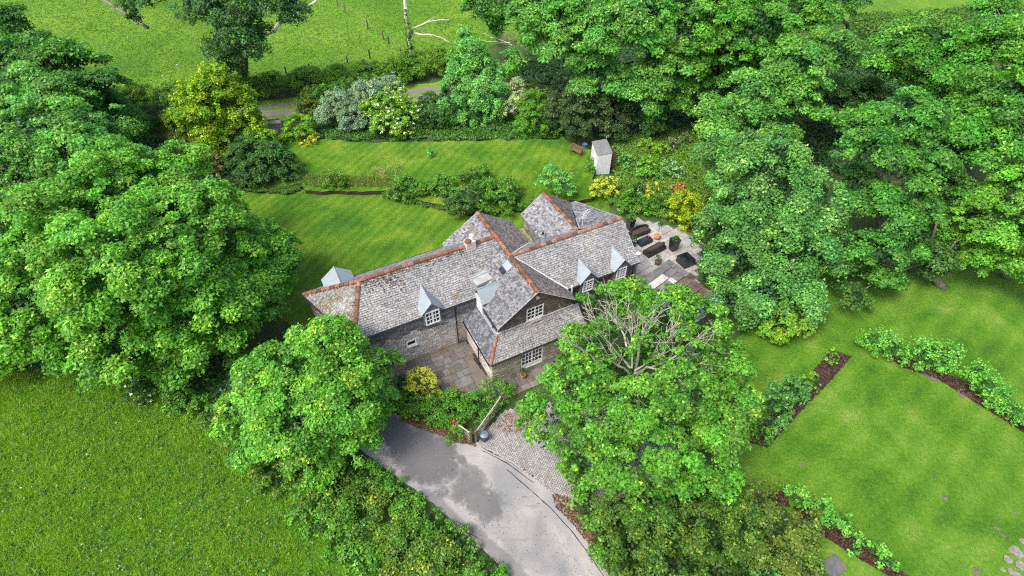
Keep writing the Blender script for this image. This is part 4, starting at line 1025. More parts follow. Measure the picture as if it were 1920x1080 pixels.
# ------------------------------------------------------------------ shrubs of the back garden
zt = .45
shrub('willow_shrub', 'large silvery blue green shrub beside the upper track', 'shrub', lob((640, 200, 34, 2), (690, 172, 30, 3), (612, 215, 22, 1.6), (660, 225, 28, 1.2), (730, 165, 22, 3)), 'silver', 61, shoots=.4, leaf=.17)
r, cd = shrub('elder_bush', 'bright green elder bush covered in white flower heads', 'shrub', lob((735, 195, 34, 2.4), (700, 205, 26, 1.9), (765, 205, 26, 1.9), (720, 235, 24, 1.3), (755, 238, 22, 1.2), (740, 165, 20, 3)), 'lime', 62, leaf=.17)
blossoms(cd, (.62, .66, .5), 520, .24, r, 3)
shrub('ash_sapling', 'slender grey green tree standing behind the white flowered elder', 'tree', lob((885, 95, 30, 6.6), (868, 130, 34, 5), (905, 130, 34, 4.6), (850, 165, 26, 3), (915, 175, 36, 3), (842, 205, 32, 1.5), (925, 205, 26, 1.8), (875, 70, 20, 7.4), (890, 215, 30, 1.2), (875, 180, 30, 2.6)), 'mint', 63, gap=.1, flat=.95, mix_up=.25, clump=.55, leaf=.2, dens=110)
shrub('variegated_shrub', 'pale variegated shrub with whitish leaves above the upper lawn', 'shrub', lob((965, 165, 20, 3.2), (975, 190, 22, 2.4), (955, 205, 16, 1.8)), 'varieg', 64)
shrub('broadleaf_shrub', 'rounded mid green shrub beside the pale variegated one', 'shrub', lob((1000, 190, 26, 3), (1005, 220, 32, 2), (985, 235, 24, 1.2), (1030, 235, 24, 1.2)), 'fern', 65)
shrub('holly_bush', 'big dark grey green holly behind the garden bench and shed', 'shrub', lob((1090, 190, 42, 4), (1050, 205, 32, 3), (1130, 200, 36, 3.6), (1080, 235, 38, 2), (1150, 235, 32, 1.8), (1165, 205, 24, 2.6), (1045, 175, 22, 3.4)), 'holly', 66, clump=.5, leaf=.17, young=.5)
shrub('broom_bush', 'dull olive shrub between the track and the silvery shrub', 'shrub', lob((590, 180, 26, 1.4), (570, 200, 20, 1.0), (600, 205, 18, 1)), 'olive', 67)
shrub('hawthorn_bush', 'dull green thicket along the track behind the silvery shrub', 'shrub', lob((610, 178, 24, 1.6), (650, 168, 24, 2), (690, 162, 22, 2), (725, 158, 20, 2), (580, 188, 18, 1.2)), 'shrub', 267)
shrub('hawthorn_bush', 'dark green thicket between the white flowered elder and the slender grey green tree', 'shrub', lob((805, 195, 24, 2), (825, 215, 22, 1.6), (800, 225, 18, 1.2), (835, 180, 16, 2)), 'shrub_dark', 268)
shrub('currant_bush', 'light green shrub at the left end of the upper lawn by the little tiled wall', 'shrub', lob((560, 235, 26, 1.4), (545, 255, 20, .9), (575, 255, 18, .8)), 'lime', 68)
shrub('spiraea_bush', 'small yellow shrub on the edge of the upper lawn', 'shrub', lob((583, 265, 12, .7), (570, 270, 8, .6), (592, 256, 8, .8)), 'yellow', 69, clump=.25)
shrub('laurel_bush', 'dark rounded evergreen bush at the left end of the lawns', 'shrub', lob((470, 290, 42, 2), (510, 300, 38, 1.8), (535, 325, 24, 1), (480, 325, 36, 1.2), (440, 300, 24, 1.4)), 'shrub_dark', 70, leaf=.18, clump=.45)
shrub('smoke_bush', 'olive brown shrub at the foot of the golden cypress', 'shrub', lob((370, 262, 36, 2), (345, 245, 26, 2), (385, 290, 24, 1.4)), 'olive', 71)
shrub('privet_bush', 'pale tipped shrub between the huge sycamore and the dark laurel', 'shrub', lob((385, 300, 22, 2), (400, 318, 16, 1.5)), 'dry', 72)
shrub('yew_bush', 'small dark bush under the field hedge left of the golden cypress', 'shrub', lob((290, 215, 28, 1.6), (275, 235, 20, 1)), 'shrub_dark', 73)
shrub('hazel_bush', 'green lower skirts of shrub right of the golden cypress', 'shrub', lob((495, 265, 26, 1.8), (510, 280, 18, 1.2), (478, 245, 18, 2)), 'lime', 74)
shrub('bamboo_clump', 'arching green clump growing on the low brown bank between the lawns', 'shrub', lob((625, 338, 20, .9), (648, 350, 12, .6), (608, 350, 10, .5)), 'hedge', 75, shoots=.5)
shrub('rose_bush', 'wide rounded green bush with dry stems in the middle of the lawn bank', 'shrub', lob((760, 350, 24, 1), (740, 360, 16, .8), (790, 352, 20, 1), (772, 368, 16, .6)), 'shrub', 76)
shrub('dry_grass_clump', 'straw coloured wispy clump behind the wide rounded bush', 'shrub', lob((730, 325, 18, .9), (700, 322, 12, .7), (745, 312, 10, .8)), 'dry', 77, dens=70, fill=4, shoots=.7, leaf=.1)
shrub('fuchsia_bush', 'green bush beneath the ridge of the left hand gable', 'shrub', lob((830, 345, 24, 1.2), (850, 365, 22, 1.1), (815, 355, 14, .9)), 'fern', 78)
r, cd = shrub('rhododendron_bush', 'dark bush with dull pink flowers beside the left roof gable', 'shrub', lob((860, 385, 26, 1.2), (880, 365, 24, 1.4), (850, 372, 16, 1)), 'shrub_dark', 79)
blossoms(cd, (.5, .22, .25), 60, .13, r, 5)
shrub('viburnum_bush', 'fresh green bush behind the valley between the two back gables', 'shrub', lob((950, 355, 26, 1.3), (940, 380, 28, 1.1), (965, 380, 18, .8), (915, 385, 22, .9), (920, 355, 22, 1.1)), 'shrub', 80)
shrub('camellia_bush', 'bush on the lawn bank just right of the flowering rhododendron', 'shrub', lob((895, 330, 24, 1.1), (905, 350, 20, .9), (870, 335, 16, .9)), 'shrub', 81)
tree('apple_tree', 'small light green fruit tree on the lawn behind the rear gable', 'tree', (1045, 385), lob((1040, 325, 22, 2.6), (1022, 338, 18, 2.2), (1060, 340, 20, 2.2), (1045, 350, 20, 1.8), (1068, 358, 14, 1.2)), 'mint', 82, r0=.09, clump=.35, leaf=.15, dens=150)
shrub('hebe_bush', 'small bush on the left side of the white shed', 'shrub', lob((1106, 315, 11, .9), (1108, 300, 8, 1)), 'fern', 83, clump=.25)
r, cd = shrub('golden_elaeagnus', 'yellow variegated shrub in front of the white shed', 'shrub', lob((1135, 345, 20, 1.2), (1120, 358, 16, .9), (1150, 340, 14, 1.3), (1148, 362, 14, .7)), 'yellow', 84, clump=.3)
shrub('golden_elaeagnus', 'small yellow shrub in the middle of the flower bank above the patio', 'shrub', lob((1222, 350, 13, 1.1), (1218, 364, 10, .8)), 'yellow', 85, clump=.3)
shrub('golden_privet', 'large rounded golden green shrub at the top corner of the patio', 'shrub', lob((1285, 380, 28, 1.6), (1268, 400, 20, 1.1), (1305, 395, 20, 1.1), (1280, 412, 22, .8)), 'goldp', 86, clump=.35)
shrub('fern_clump', 'bright green ferny clump left of the rust coloured shrub above the patio', 'shrub', lob((1185, 375, 22, .8), (1170, 390, 14, .6), (1205, 385, 20, .8), (1235, 380, 18, .8)), 'fern', 87, clump=.3)
shrub('acer_bush', 'low rust coloured shrub behind the rounded golden shrub', 'shrub', lob((1275, 352, 12, 1.3), (1263, 354, 9, 1.1)), 'rust', 88, clump=.28)
r, cd = shrub('white_rose_bush', 'rose bush with white blooms between the two yellow shrubs', 'shrub', lob((1198, 352, 14, 1.1), (1190, 362, 10, .9)), 'shrub_dark', 89, clump=.3)
blossoms(cd, (.75, .75, .7), 26, .14, r, 8)
r, cd = shrub('red_rose_bush', 'rose bush with pink red blooms beside the rust coloured shrub', 'shrub', lob((1247, 360, 12, 1.0), (1250, 375, 10, .8)), 'shrub', 90, clump=.3)
blossoms(cd, (.7, .16, .16), 16, .16, r, 9)
shrub('hydrangea_bush', 'round bright green bush beside the steps right of the shed', 'shrub', lob((1172, 298, 13, .9), (1180, 312, 12, .7)), 'mint', 91, clump=.3)
r, cd = shrub('foxglove_clump', 'clump of dusky purple flowers at the top of the wild bank', 'flowers', lob((1262, 268, 12, .9), (1285, 258, 12, .9), (1255, 280, 9, .7)), 'bramble', 92, clump=.3, leaf=.12)
blossoms(cd, (.38, .20, .34), 150, .13, r, 10)
shrub('lilac_bush', 'tall thin twiggy bush behind the shed roof', 'shrub', lob((1165, 240, 14, 1.6), (1172, 222, 12, 2.6)), 'olive', 93, dens=50, gap=.4)

r, cd = shrub('cow_parsley_patch', 'frothy pale green patch with white flower heads on the wild bank below the purple flowers', 'flowers', lob((1255, 310, 16, .9), (1272, 325, 14, .8), (1245, 325, 12, .7)), 'mint', 270, clump=.3, leaf=.13, gap=.2)
blossoms(cd, (.62, .66, .58), 160, .11, r, 30)
shrub('buddleia_bush', 'fresh green bush in the middle of the wild bank right of the steps', 'shrub', lob((1215, 305, 18, .9), (1205, 325, 14, .8), (1228, 320, 14, .8)), 'syc_light', 271, clump=.3)
shrub('fern_clump', 'pale ferny clump on the upper part of the wild bank', 'shrub', lob((1215, 270, 16, .7), (1240, 282, 14, .7)), 'lime', 272, clump=.3)
# ground cover masses: leaf clumps over an area
def cover(name, poly, pal, seed, h, n, leaf=.16, spread=.35, per=26, label=None, cat=None, parent=None, top=0.0, hvar=.6):
    rng = np.random.default_rng(seed); xs = [p[0] for p in poly]; ys = [p[1] for p in poly]
    k = int(n*4); X = rng.uniform(min(xs), max(xs), k); Y = rng.uniform(min(ys), max(ys), k); ok = in_poly(X, Y, poly); X = X[ok][:n]; Y = Y[ok][:n]
    ph = rng.uniform(0, 6, 6)
    hh = h*(1-hvar*.5+hvar*.5*np.sin(X*.9+ph[0])*np.cos(Y*.8+ph[1]))*rng.uniform(.5, 1.1, len(X))+top
    idx = np.repeat(np.arange(len(X)), per); m_ = len(idx); pal = np.array(G[pal])
    d = unit(rng.normal(size=(m_, 3))); d[:, 2] = np.abs(d[:, 2])
    p = np.stack([X[idx], Y[idx], hh[idx]*.75], 1)+d*spread*np.array([1, 1, .6])*rng.uniform(.5, 1, (m_, 1)); p[:, 2] = np.maximum(p[:, 2], .03)
    ct = rng.random(len(X)); t = ct[idx]*.6+rng.random(m_)*.4
    col = pal[0]+(pal[1]-pal[0])*t[:, None]; y = rng.random(m_) < .12; col[y] = pal[2]
    col = col*rng.uniform(.8, 1.2, (m_, 1)); LEAVES[0] += m_
    o = leaf_mesh(name, p, unit(d*.5+np.array([0, 0, .7])+rng.normal(size=d.shape)*.4), leaf*rng.uniform(.6, 1.3, m_), col, M['leaf'], parent, rng=rng)
    o['kind'] = 'stuff'
    if label: tag(o, label, cat)
    return o
cover('bank_plants', PP((1150, 255), (1330, 240), (1420, 300), (1330, 400), (1300, 420), (1160, 395), (1150, 330)), 'lime', 101, .5, 3600, leaf=.15, spread=.4, per=15, label='wild green planting covering the bank between the shed and the wood', cat='plants')
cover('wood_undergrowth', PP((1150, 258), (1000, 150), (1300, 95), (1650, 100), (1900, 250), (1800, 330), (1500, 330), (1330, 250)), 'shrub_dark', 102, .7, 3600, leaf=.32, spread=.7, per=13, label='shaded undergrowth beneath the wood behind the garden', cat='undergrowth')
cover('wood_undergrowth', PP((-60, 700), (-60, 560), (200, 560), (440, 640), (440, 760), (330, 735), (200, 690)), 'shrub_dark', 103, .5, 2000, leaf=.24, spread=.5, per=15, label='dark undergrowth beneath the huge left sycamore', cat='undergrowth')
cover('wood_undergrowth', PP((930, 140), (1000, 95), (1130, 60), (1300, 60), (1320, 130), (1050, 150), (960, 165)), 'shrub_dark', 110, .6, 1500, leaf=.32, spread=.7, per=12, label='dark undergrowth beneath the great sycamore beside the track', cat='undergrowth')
cover('clearing_grass', PP((1560, 90), (1600, 30), (1900, 10), (2100, 40), (1900, 90), (1700, 110)), 'hedge', 104, .5, 1800, leaf=.3, spread=.6, per=16, label='rough grass and brambles in the clearing at the top right', cat='undergrowth')
cover('border_plants', wobble(PP((530, 262), (560, 262), (720, 262), (860, 266), (1060, 262), (1110, 250), (1060, 200), (840, 195), (700, 205), (545, 225)), .8, .55, 44), 'shrub', 105, .6, 2400, leaf=.2, spread=.4, per=14, label='dark green border planting along the back of the upper lawn', cat='plants')
cover('border_plants', PP((1140, 372), (1300, 395), (1330, 440), (1290, 425), (1200, 395), (1140, 385)), 'fern', 106, .5, 480, leaf=.16, spread=.3, label='ferns and low plants edging the back of the patio', cat='plants')
cover('bank_plants', PP((450, 335), (560, 345), (572, 352), (545, 366), (470, 362), (440, 345))+PP((715, 352), (760, 352), (1000, 372), (1000, 398), (860, 400), (720, 376))[0:0], 'hedge', 107, .5, 700, leaf=.12, spread=.28, top=.1, per=14, label='low plants over the left end of the brown bank between the lawns', cat='plants')
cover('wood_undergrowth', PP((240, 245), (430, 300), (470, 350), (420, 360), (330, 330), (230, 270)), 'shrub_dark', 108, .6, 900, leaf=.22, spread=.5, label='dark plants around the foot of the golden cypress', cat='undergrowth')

cover('bank_plants', PP((712, 348), (760, 352), (1000, 372), (1000, 398), (860, 402), (720, 374)), 'shrub', 109, .55, 900, leaf=.13, spread=.3, per=14, top=.1, label='low green plants hiding the bank under the bushes right of the arching clump', cat='plants')
# ------------------------------------------------------------------ hedges
def hedge(name, label, path, h, wd, pal, seed, z0=0, cat='hedge', **kw):
    pts = [P(x, y) for x, y in path]; lobes = []; r = random.Random(seed)
    for a, b in zip(pts, pts[1:]):
        L = math.dist(a, b); n = max(1, int(L/(wd*.55)))
        for i in range(n):
            t = i/n; R = wd*.5*r.uniform(.85, 1.15)
            lobes.append((a[0]+(b[0]-a[0])*t+r.uniform(-.12, .12)*wd, a[1]+(b[1]-a[1])*t+r.uniform(-.12, .12)*wd, h*.5*r.uniform(.85, 1.1), R, h*.55*r.uniform(.85, 1.15)))
    x, y = lobes[len(lobes)//2][:2]; root = thing(name, label, cat, (x, y, 0))
    a = dict(clump=.42, leaf=.15, dens=125, fill=12, kc=1.3, low=-.4, young=.25); a.update(kw)
    o, cd = crown('foliage', lobes, G[pal], seed, root, **a); return root, cd
hedge('lane_hedge', 'wide brambly hedge bank between the meadow and the tarmac lane', [(530, 885), (610, 922), (685, 962), (755, 1015), (825, 1070), (895, 1135)], 1.1, 3.4, 'bramble', 201, young=.5)
hedge('lane_hedge', 'bright ferny growth on the meadow side of the brambly hedge bank', [(575, 960), (635, 1010), (700, 1065), (740, 1105)], .5, 1.8, 'fern', 221, dens=110, leaf=.17)
hedge('lane_hedge', 'fresh green growth on the lane side of the brambly hedge bank', [(680, 887), (738, 924), (798, 969), (858, 1018), (922, 1076), (965, 1120)], .7, 1.7, 'fern', 202)
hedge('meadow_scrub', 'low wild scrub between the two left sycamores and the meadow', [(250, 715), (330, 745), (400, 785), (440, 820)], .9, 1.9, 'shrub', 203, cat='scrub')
r, cd = shrub('wild_rose', 'wild rose with a few white flowers at the edge of the meadow', 'shrub', lob((255, 735, 22, 1), (265, 755, 14, .6)), 'shrub_dark', 204)
blossoms(cd, (.8, .78, .75), 16, .2, r, 12)
hedge('garden_hedge', 'green hedge between the courtyard and the lane left of the gate', [(735, 755), (770, 772), (815, 790), (852, 806), (880, 815)], 1.1, 1.9, 'hedge', 205)
hedge('garden_hedge', 'broad bushy middle of the planting between the courtyard and the gate', [(770, 760), (815, 775), (860, 785), (895, 778)], 1.0, 2.2, 'shrub', 225)
hedge('garden_hedge', 'feathery green hedge along the front of the courtyard', [(805, 775), (850, 772), (895, 765), (930, 745), (962, 731)], 1.2, 2.6, 'fern', 206, leaf=.12, clump=.34)
shrub('euonymus_bush', 'bright yellow shrub at the corner of the courtyard', 'shrub', lob((790, 720, 30, 1.1), (772, 730, 22, .9), (806, 736, 24, .8), (780, 708, 20, 1.2)), 'yellow', 207, clump=.28, leaf=.13)
shrub('box_bush', 'green bush left of the bright yellow courtyard shrub', 'shrub', lob((755, 722, 20, 1.1), (745, 738, 18, .9)), 'shrub_dark', 208, clump=.3)
hedge('field_hedge', 'long clipped hedge bank between the upper track and the pasture', [(180, 222), (260, 206), (330, 198), (420, 192), (520, 180), (640, 164), (740, 150), (830, 136), (900, 124)], 2.8, 5.4, 'hedge', 209, clump=.55, leaf=.2, dens=80)
hedge('scrub_hedge', 'dark hedge mass between the lane edge and the foot of the oak', [(1085, 905), (1095, 950), (1120, 1000), (1160, 1050), (1210, 1110)], 1.5, 2.4, 'shrub', 210, clump=.5, leaf=.17)
shrub('hornbeam_bush', 'broad olive green bush filling the bottom of the view right of the lane', 'shrub', lob((1160, 960, 40, 2), (1230, 950, 40, 2), (1190, 1010, 50, 2), (1250, 990, 48, 2.4), (1320, 1000, 52, 2.6), (1390, 990, 50, 2.4), (1270, 1060, 60, 2), (1360, 1070, 60, 2), (1190, 1080, 50, 1.6), (1380, 930, 38, 1.8), (1310, 945, 36, 2)), 'hornb', 211, clump=.45, leaf=.16, dens=140)
shrub('hawthorn_bush', 'dull bronze green bush beside the beech strip in the lower right', 'shrub', lob((1450, 990, 44, 2.4), (1500, 1010, 42, 2), (1460, 1050, 44, 2), (1520, 970, 20, 1.4), (1420, 950, 22, 1.4), (1510, 1060, 30, 1.5)), 'olive', 212, clump=.45, leaf=.15, dens=140)
shrub('twiggy_bush', 'thin twiggy bush between the oak and the brown soil patch', 'shrub', lob((1430, 920, 26, 1.2), (1400, 905, 20, 1.2), (1455, 912, 14, .8)), 'olive', 213, dens=50, fill=3, gap=.2)
hedge('beech_hedge', 'young green hedge along the bottom side of the square lawn', [(1490, 935), (1530, 957), (1570, 987), (1602, 1017)], 1.1, 1.6, 'mint2', 214)
hedge('beech_hedge', 'short leafy hedge running off the bottom edge right of the grey slab', [(1632, 1040), (1660, 1062), (1700, 1088)], .9, 1.3, 'mint2', 215)
shrub('hazel_bush', 'pale green bush cut off by the bottom edge', 'shrub', lob((1440, 1085, 30, 1), (1400, 1095, 30, 1), (1510, 1082, 16, .7)), 'mint', 216)
# young beech rows round the square lawn
for i, (lb, rows) in enumerate([
    ('leafy young shrub at the top corner of the square lawn nearest the wood', ((1640, 640, 26, .9), (1665, 650, 26, 1), (1685, 662, 23, .8), (1665, 632, 15, 1.4))),
    ('largest leafy shrub in the row along the top side of the square lawn', ((1730, 665, 31, 1.1), (1760, 668, 31, 1), (1785, 665, 20, .9), (1745, 650, 18, 1.4), (1770, 690, 18, .5))),
    ('third leafy shrub of the row beside a strip of bare grey earth', ((1830, 705, 26, 1), (1850, 725, 26, .9), (1835, 690, 13, 1.4))),
    ('sprawling low shrub near the right end of the row', ((1868, 742, 23, .6), (1888, 765, 20, .5), (1850, 750, 15, .4))),
    ('last shrub of the row cut off by the right edge', ((1912, 780, 23, .6), (1935, 795, 23, .6)))]):
    shrub('beech_shrub', lb, 'shrub', lob(*rows), 'mint2', 230+i, group='young shrubs along the top of the square lawn', leaf=.16, shoots=.55, clump=.3, dens=120, gap=.12)
shrub('beech_shrub', 'bluish green shrub between the oak and the left side of the square lawn', 'shrub', lob((1478, 740, 33, 1.2), (1455, 765, 28, 1), (1495, 725, 23, 1), (1445, 790, 23, .8), (1480, 715, 15, 1.5)), 'blue', 240, leaf=.16, shoots=.5, clump=.32, dens=120, gap=.1)
shrub('beech_shrub', 'light green shrub next to the bluish one on the brown bed', 'shrub', lob((1518, 718, 18, .7), (1528, 712, 13, .6)), 'lime', 241, clump=.3)
shrub('beech_shrub', 'single small shrub on the bare brown bed', 'shrub', lob((1560, 672, 13, .6), (1558, 660, 9, 1)), 'lime', 242, clump=.25)
shrub('laurel_sapling', 'bright green low shrub under the blue green maple by the lawn', 'shrub', lob((1470, 600, 36, 1.6), (1450, 620, 26, 1), (1500, 612, 26, 1), (1490, 590, 26, 1.6)), 'lime', 243, leaf=.2)
shrub('beech_shrub', 'small shrub in the mulch between the two hedge stretches below the square lawn', 'shrub', lob((1612, 1018, 20, .6), (1600, 1028, 14, .5)), 'mint2', 244, clump=.28, dens=110)
shrub('beech_shrub', 'low green shrub at the lower end of the bed left of the square lawn', 'shrub', lob((1425, 812, 22, .7), (1440, 800, 16, .6)), 'shrub', 245, clump=.28, dens=110)
# beds of soil with ragged rims
def bed(px, seed, m='soil', z=.02, name='soil_bed'): return sheet(name, wobble(PP(*px), .25, .07, seed), z, M[m])
def chips(name, poly, n, cols, seed, z=.03, size=.07):
    rng = np.random.default_rng(seed); xs = [p[0] for p in poly]; ys = [p[1] for p in poly]
    X = rng.uniform(min(xs), max(xs), n*4); Y = rng.uniform(min(ys), max(ys), n*4); ok = in_poly(X, Y, poly); X = X[ok][:n]; Y = Y[ok][:n]; n = len(X)
    k = rng.integers(0, len(cols), n)
    o = leaf_mesh(name, np.stack([X, Y, z+rng.uniform(0, .05, n)], 1), unit(rng.normal(size=(n, 3))*.8+np.array([0, 0, 1])), rng.uniform(.5, 1.6, n)*size, np.array(cols)[k]*rng.uniform(.6, 1.3, (n, 1)), M['petal'], rng=rng)
    o['kind'] = 'stuff'; return o
MULCH = [(.045, .02, .014), (.08, .04, .028), (.13, .07, .05), (.03, .016, .013)]
bed([(1520, 700), (1560, 655), (1596, 668), (1560, 712), (1510, 762), (1440, 838), (1405, 830), (1450, 770)], 1)
for i_, pl_ in enumerate([[(1520, 700), (1560, 655), (1596, 668), (1560, 712), (1510, 762), (1440, 838), (1405, 830), (1450, 770)], [(1660, 666), (1700, 672), (1800, 712), (1930, 800), (1920, 812), (1840, 762), (1760, 712), (1690, 688)], [(1440, 925), (1475, 920), (1480, 950), (1445, 945)], [(1485, 950), (1520, 952), (1640, 1036), (1715, 1090), (1695, 1096), (1590, 1036), (1505, 980)]]):
    tag(chips('bark_mulch', PP(*pl_), (2600, 3000, 500, 2600)[i_], MULCH, 70+i_, size=.1), ('coarse dark mulch on the bed left of the square lawn', 'coarse dark mulch along the top of the square lawn', 'heap of reddish mulch near the olive bush', 'coarse mulch along the bottom side of the square lawn')[i_], 'mulch')
bed([(1660, 666), (1700, 672), (1800, 712), (1930, 800), (1920, 812), (1840, 762), (1760, 712), (1690, 688)], 2)
bed([(1740, 690), (1760, 700), (1758, 718), (1720, 700)], 3, 'bare_earth', .026, 'earth_patch')
bed([(1792, 722), (1810, 735), (1830, 750), (1800, 745)], 4, 'bare_earth', .026, 'earth_patch')
bed([(1440, 925), (1475, 920), (1480, 950), (1445, 945)], 5)
bed([(1485, 950), (1520, 952), (1640, 1036), (1715, 1090), (1695, 1096), (1590, 1036), (1505, 980)], 6)
for i, (x, y, r_) in enumerate([(1771, 933, 7), (1587, 795, 4), (1504, 871, 5), (1875, 970, 4), (1903, 960, 5), (1870, 990, 6), (1882, 1004, 5), (1830, 1070, 11), (1752, 898, 4)]):
    c = P(x, y); R = .75*r_*depth(x, y)/F; rr = random.Random(i)
    mb = MB(); k = 10; mb.v = [(0, 0, .07)]+[(math.cos(2*math.pi*j/k)*R*rr.uniform(.7, 1.1), math.sin(2*math.pi*j/k)*R*rr.uniform(.7, 1.1), 0) for j in range(k)]
    mb.f = [(0, 1+j, 1+(j+1) % k) for j in range(k)]
    tag(mb.build('molehill', M['bare_earth'], None, (c[0], c[1], .004)), 'low heap of earth on the square lawn '+('nearest its middle, the largest', 'in its upper left part', 'towards its left side', 'small one right of the middle', 'closest to the right edge', 'above the stones in the corner', 'just above the rockery', 'widest one, at the bottom edge', 'faint one above the middle')[i], 'molehill', 'earth heaps on the square lawn')

tag(chips('fallen_leaves', PP((1035, 925), (1060, 930), (1100, 960), (1150, 1030), (1200, 1090), (1150, 1090), (1110, 1030), (1075, 985), (1040, 950)), 2600, [(.16, .09, .05), (.10, .055, .035), (.22, .14, .08), (.07, .045, .03)], 90, size=.09), 'brown fallen leaves along the right side of the lane', 'fallen leaves')
tag(chips('fallen_leaves', PP((750, 772), (860, 806), (893, 828), (893, 838), (860, 832), (800, 808), (750, 792)), 1500, [(.16, .09, .05), (.10, .055, .035), (.20, .17, .08), (.07, .045, .03)], 91, size=.08), 'brown debris on the lane under the garden hedge', 'fallen leaves')
tag(chips('fallen_leaves', PP((925, 800), (950, 775), (1010, 770), (1010, 800), (950, 815)), 500, [(.28, .12, .06), (.20, .09, .05), (.30, .2, .1)], 92, z=.05, size=.09), 'russet leaves scattered on the block drive by the open gate', 'fallen leaves')
tag(chips('lane_grit', PP((700, 800), (860, 850), (1000, 930), (1120, 1080), (980, 1080), (820, 940), (700, 850)), 500, [(.09, .08, .07), (.05, .05, .05), (.3, .28, .25)], 93, z=.015, size=.05), 'small dark grit and twigs scattered over the tarmac lane', 'grit')

# ------------------------------------------------------------------ grass blades
def blades(name, poly, n, h, pal, seed, per=3, wd=.03, z=0, label=None, cat=None, lean=.35, clumpy=0):
    rng = np.random.default_rng(seed); xs = [p[0] for p in poly]; ys = [p[1] for p in poly]
    X = rng.uniform(max(min(xs), -110), min(max(xs), 60), n*3); Y = rng.uniform(max(min(ys), 4), max(ys), n*3)
    ok = in_poly(X, Y, poly); X = X[ok][:n]; Y = Y[ok][:n]; m_ = len(X)*per; idx = np.repeat(np.arange(len(X)), per)
    low = np.clip(.5+.3*np.sin(X*.35+1.7*np.sin(Y*.3)+.8*np.sin(X*.9+Y*1.3))*np.cos(Y*.4+1.5*np.sin(X*.22))+.28*np.sin(X*1.9+2*np.sin(Y*1.1))*np.sin(Y*2.3+1.5*np.cos(X*1.3)), 0, 1)
    hh = h*(.45+1.0*low[idx])*rng.uniform(.6, 1.2, m_); a = rng.uniform(0, 2*math.pi, m_)
    bx = X[idx]+rng.normal(size=m_)*.06; by = Y[idx]+rng.normal(size=m_)*.06
    dx, dy = np.cos(a), np.sin(a); le = rng.uniform(.3, 1.2, m_)*lean*hh*3; b = rng.uniform(0, 2*math.pi, m_)
    v = np.empty((m_, 3, 3), np.float32)
    v[:, 0] = np.stack([bx-dx*wd, by-dy*wd, np.full(m_, z)], 1); v[:, 1] = np.stack([bx+dx*wd, by+dy*wd, np.full(m_, z)], 1)
    v[:, 2] = np.stack([bx+np.cos(b)*le, by+np.sin(b)*le, z+hh], 1)
    me = bpy.data.meshes.new(name); me.vertices.add(m_*3); me.vertices.foreach_set('co', v.ravel())
    me.loops.add(m_*3); me.loops.foreach_set('vertex_index', np.arange(m_*3, dtype=np.int32))
    me.polygons.add(m_); me.polygons.foreach_set('loop_start', np.arange(0, m_*3, 3, dtype=np.int32)); me.update(calc_edges=True)
    at = me.attributes.new('tint', 'FLOAT_COLOR', 'FACE'); pal = np.array(pal)
    t = np.clip(.55*low[idx]+.45*rng.random(m_), 0, 1)
    col = pal[0]+(pal[1]-pal[0])*t[:, None]; y = rng.random(m_) < .12; col[y] = pal[2]; col *= rng.uniform(.7, 1.3, (m_, 1))
    c4 = np.ones((m_, 4), np.float32); c4[:, :3] = col; at.data.foreach_set('color', c4.ravel()); me.materials.append(M['leaf'])
    o = bpy.data.objects.new(name, me); COL.objects.link(o); o['kind'] = 'stuff'
    if label: tag(o, label, cat)
    return o
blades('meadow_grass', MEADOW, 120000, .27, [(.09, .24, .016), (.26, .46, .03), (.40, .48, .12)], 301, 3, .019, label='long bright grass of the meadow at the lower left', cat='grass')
blades('pasture_grass', PP((-300, 215), (235, 172), (480, 150), (780, 108), (900, 90), (1000, 60), (1050, -60), (-300, -60)), 60000, .13, [(.055, .16, .010), (.12, .27, .02), (.22, .33, .05)], 302, 3, .045, label='tufty grass of the sheep pasture', cat='grass')
blades('bank_grass', PP((515, 330), (720, 340), (860, 365), (860, 385), (725, 358), (600, 358), (515, 345)), 3500, .22, [(.10, .19, .03), (.20, .28, .06), (.32, .30, .14)], 303, 3, .03, z=.44, label='unmown pale grass along the edge of the upper lawn', cat='grass')
cover('meadow_weeds', MEADOW_W, 'fern', 305, .25, 900, leaf=.13, spread=.22, per=9, label='broad leaved weeds dotted through the meadow grass', cat='plants')
# sedge like seed heads in the meadow
rng = np.random.default_rng(5); n = 180; X = rng.uniform(-32, 0, n*2); Y = rng.uniform(9, 28, n*2); ok = in_poly(X, Y, MEADOW); X = X[ok][:n]; Y = Y[ok][:n]; n = len(X)
o = leaf_mesh('seed_heads', np.stack([X, Y, rng.uniform(.35, .55, n)], 1), unit(rng.normal(size=(n, 3))+np.array([0, 0, 1.5])), rng.uniform(.05, .12, n), np.array([(.42, .38, .26)])*rng.uniform(.7, 1.2, (n, 1)), M['petal'])
tag(o, 'pale seed heads scattered through the meadow grass', 'grass', None, 'stuff')
r, cd = shrub('campion_clump', 'purple pink flowers on the lane edge of the hedge bank', 'flowers', lob((862, 985, 7, .5), (876, 997, 8, .5), (900, 1022, 6, .4)), 'bramble', 250, clump=.2, leaf=.1)
blossoms(cd, (.34, .13, .33), 60, .075, r, 21)

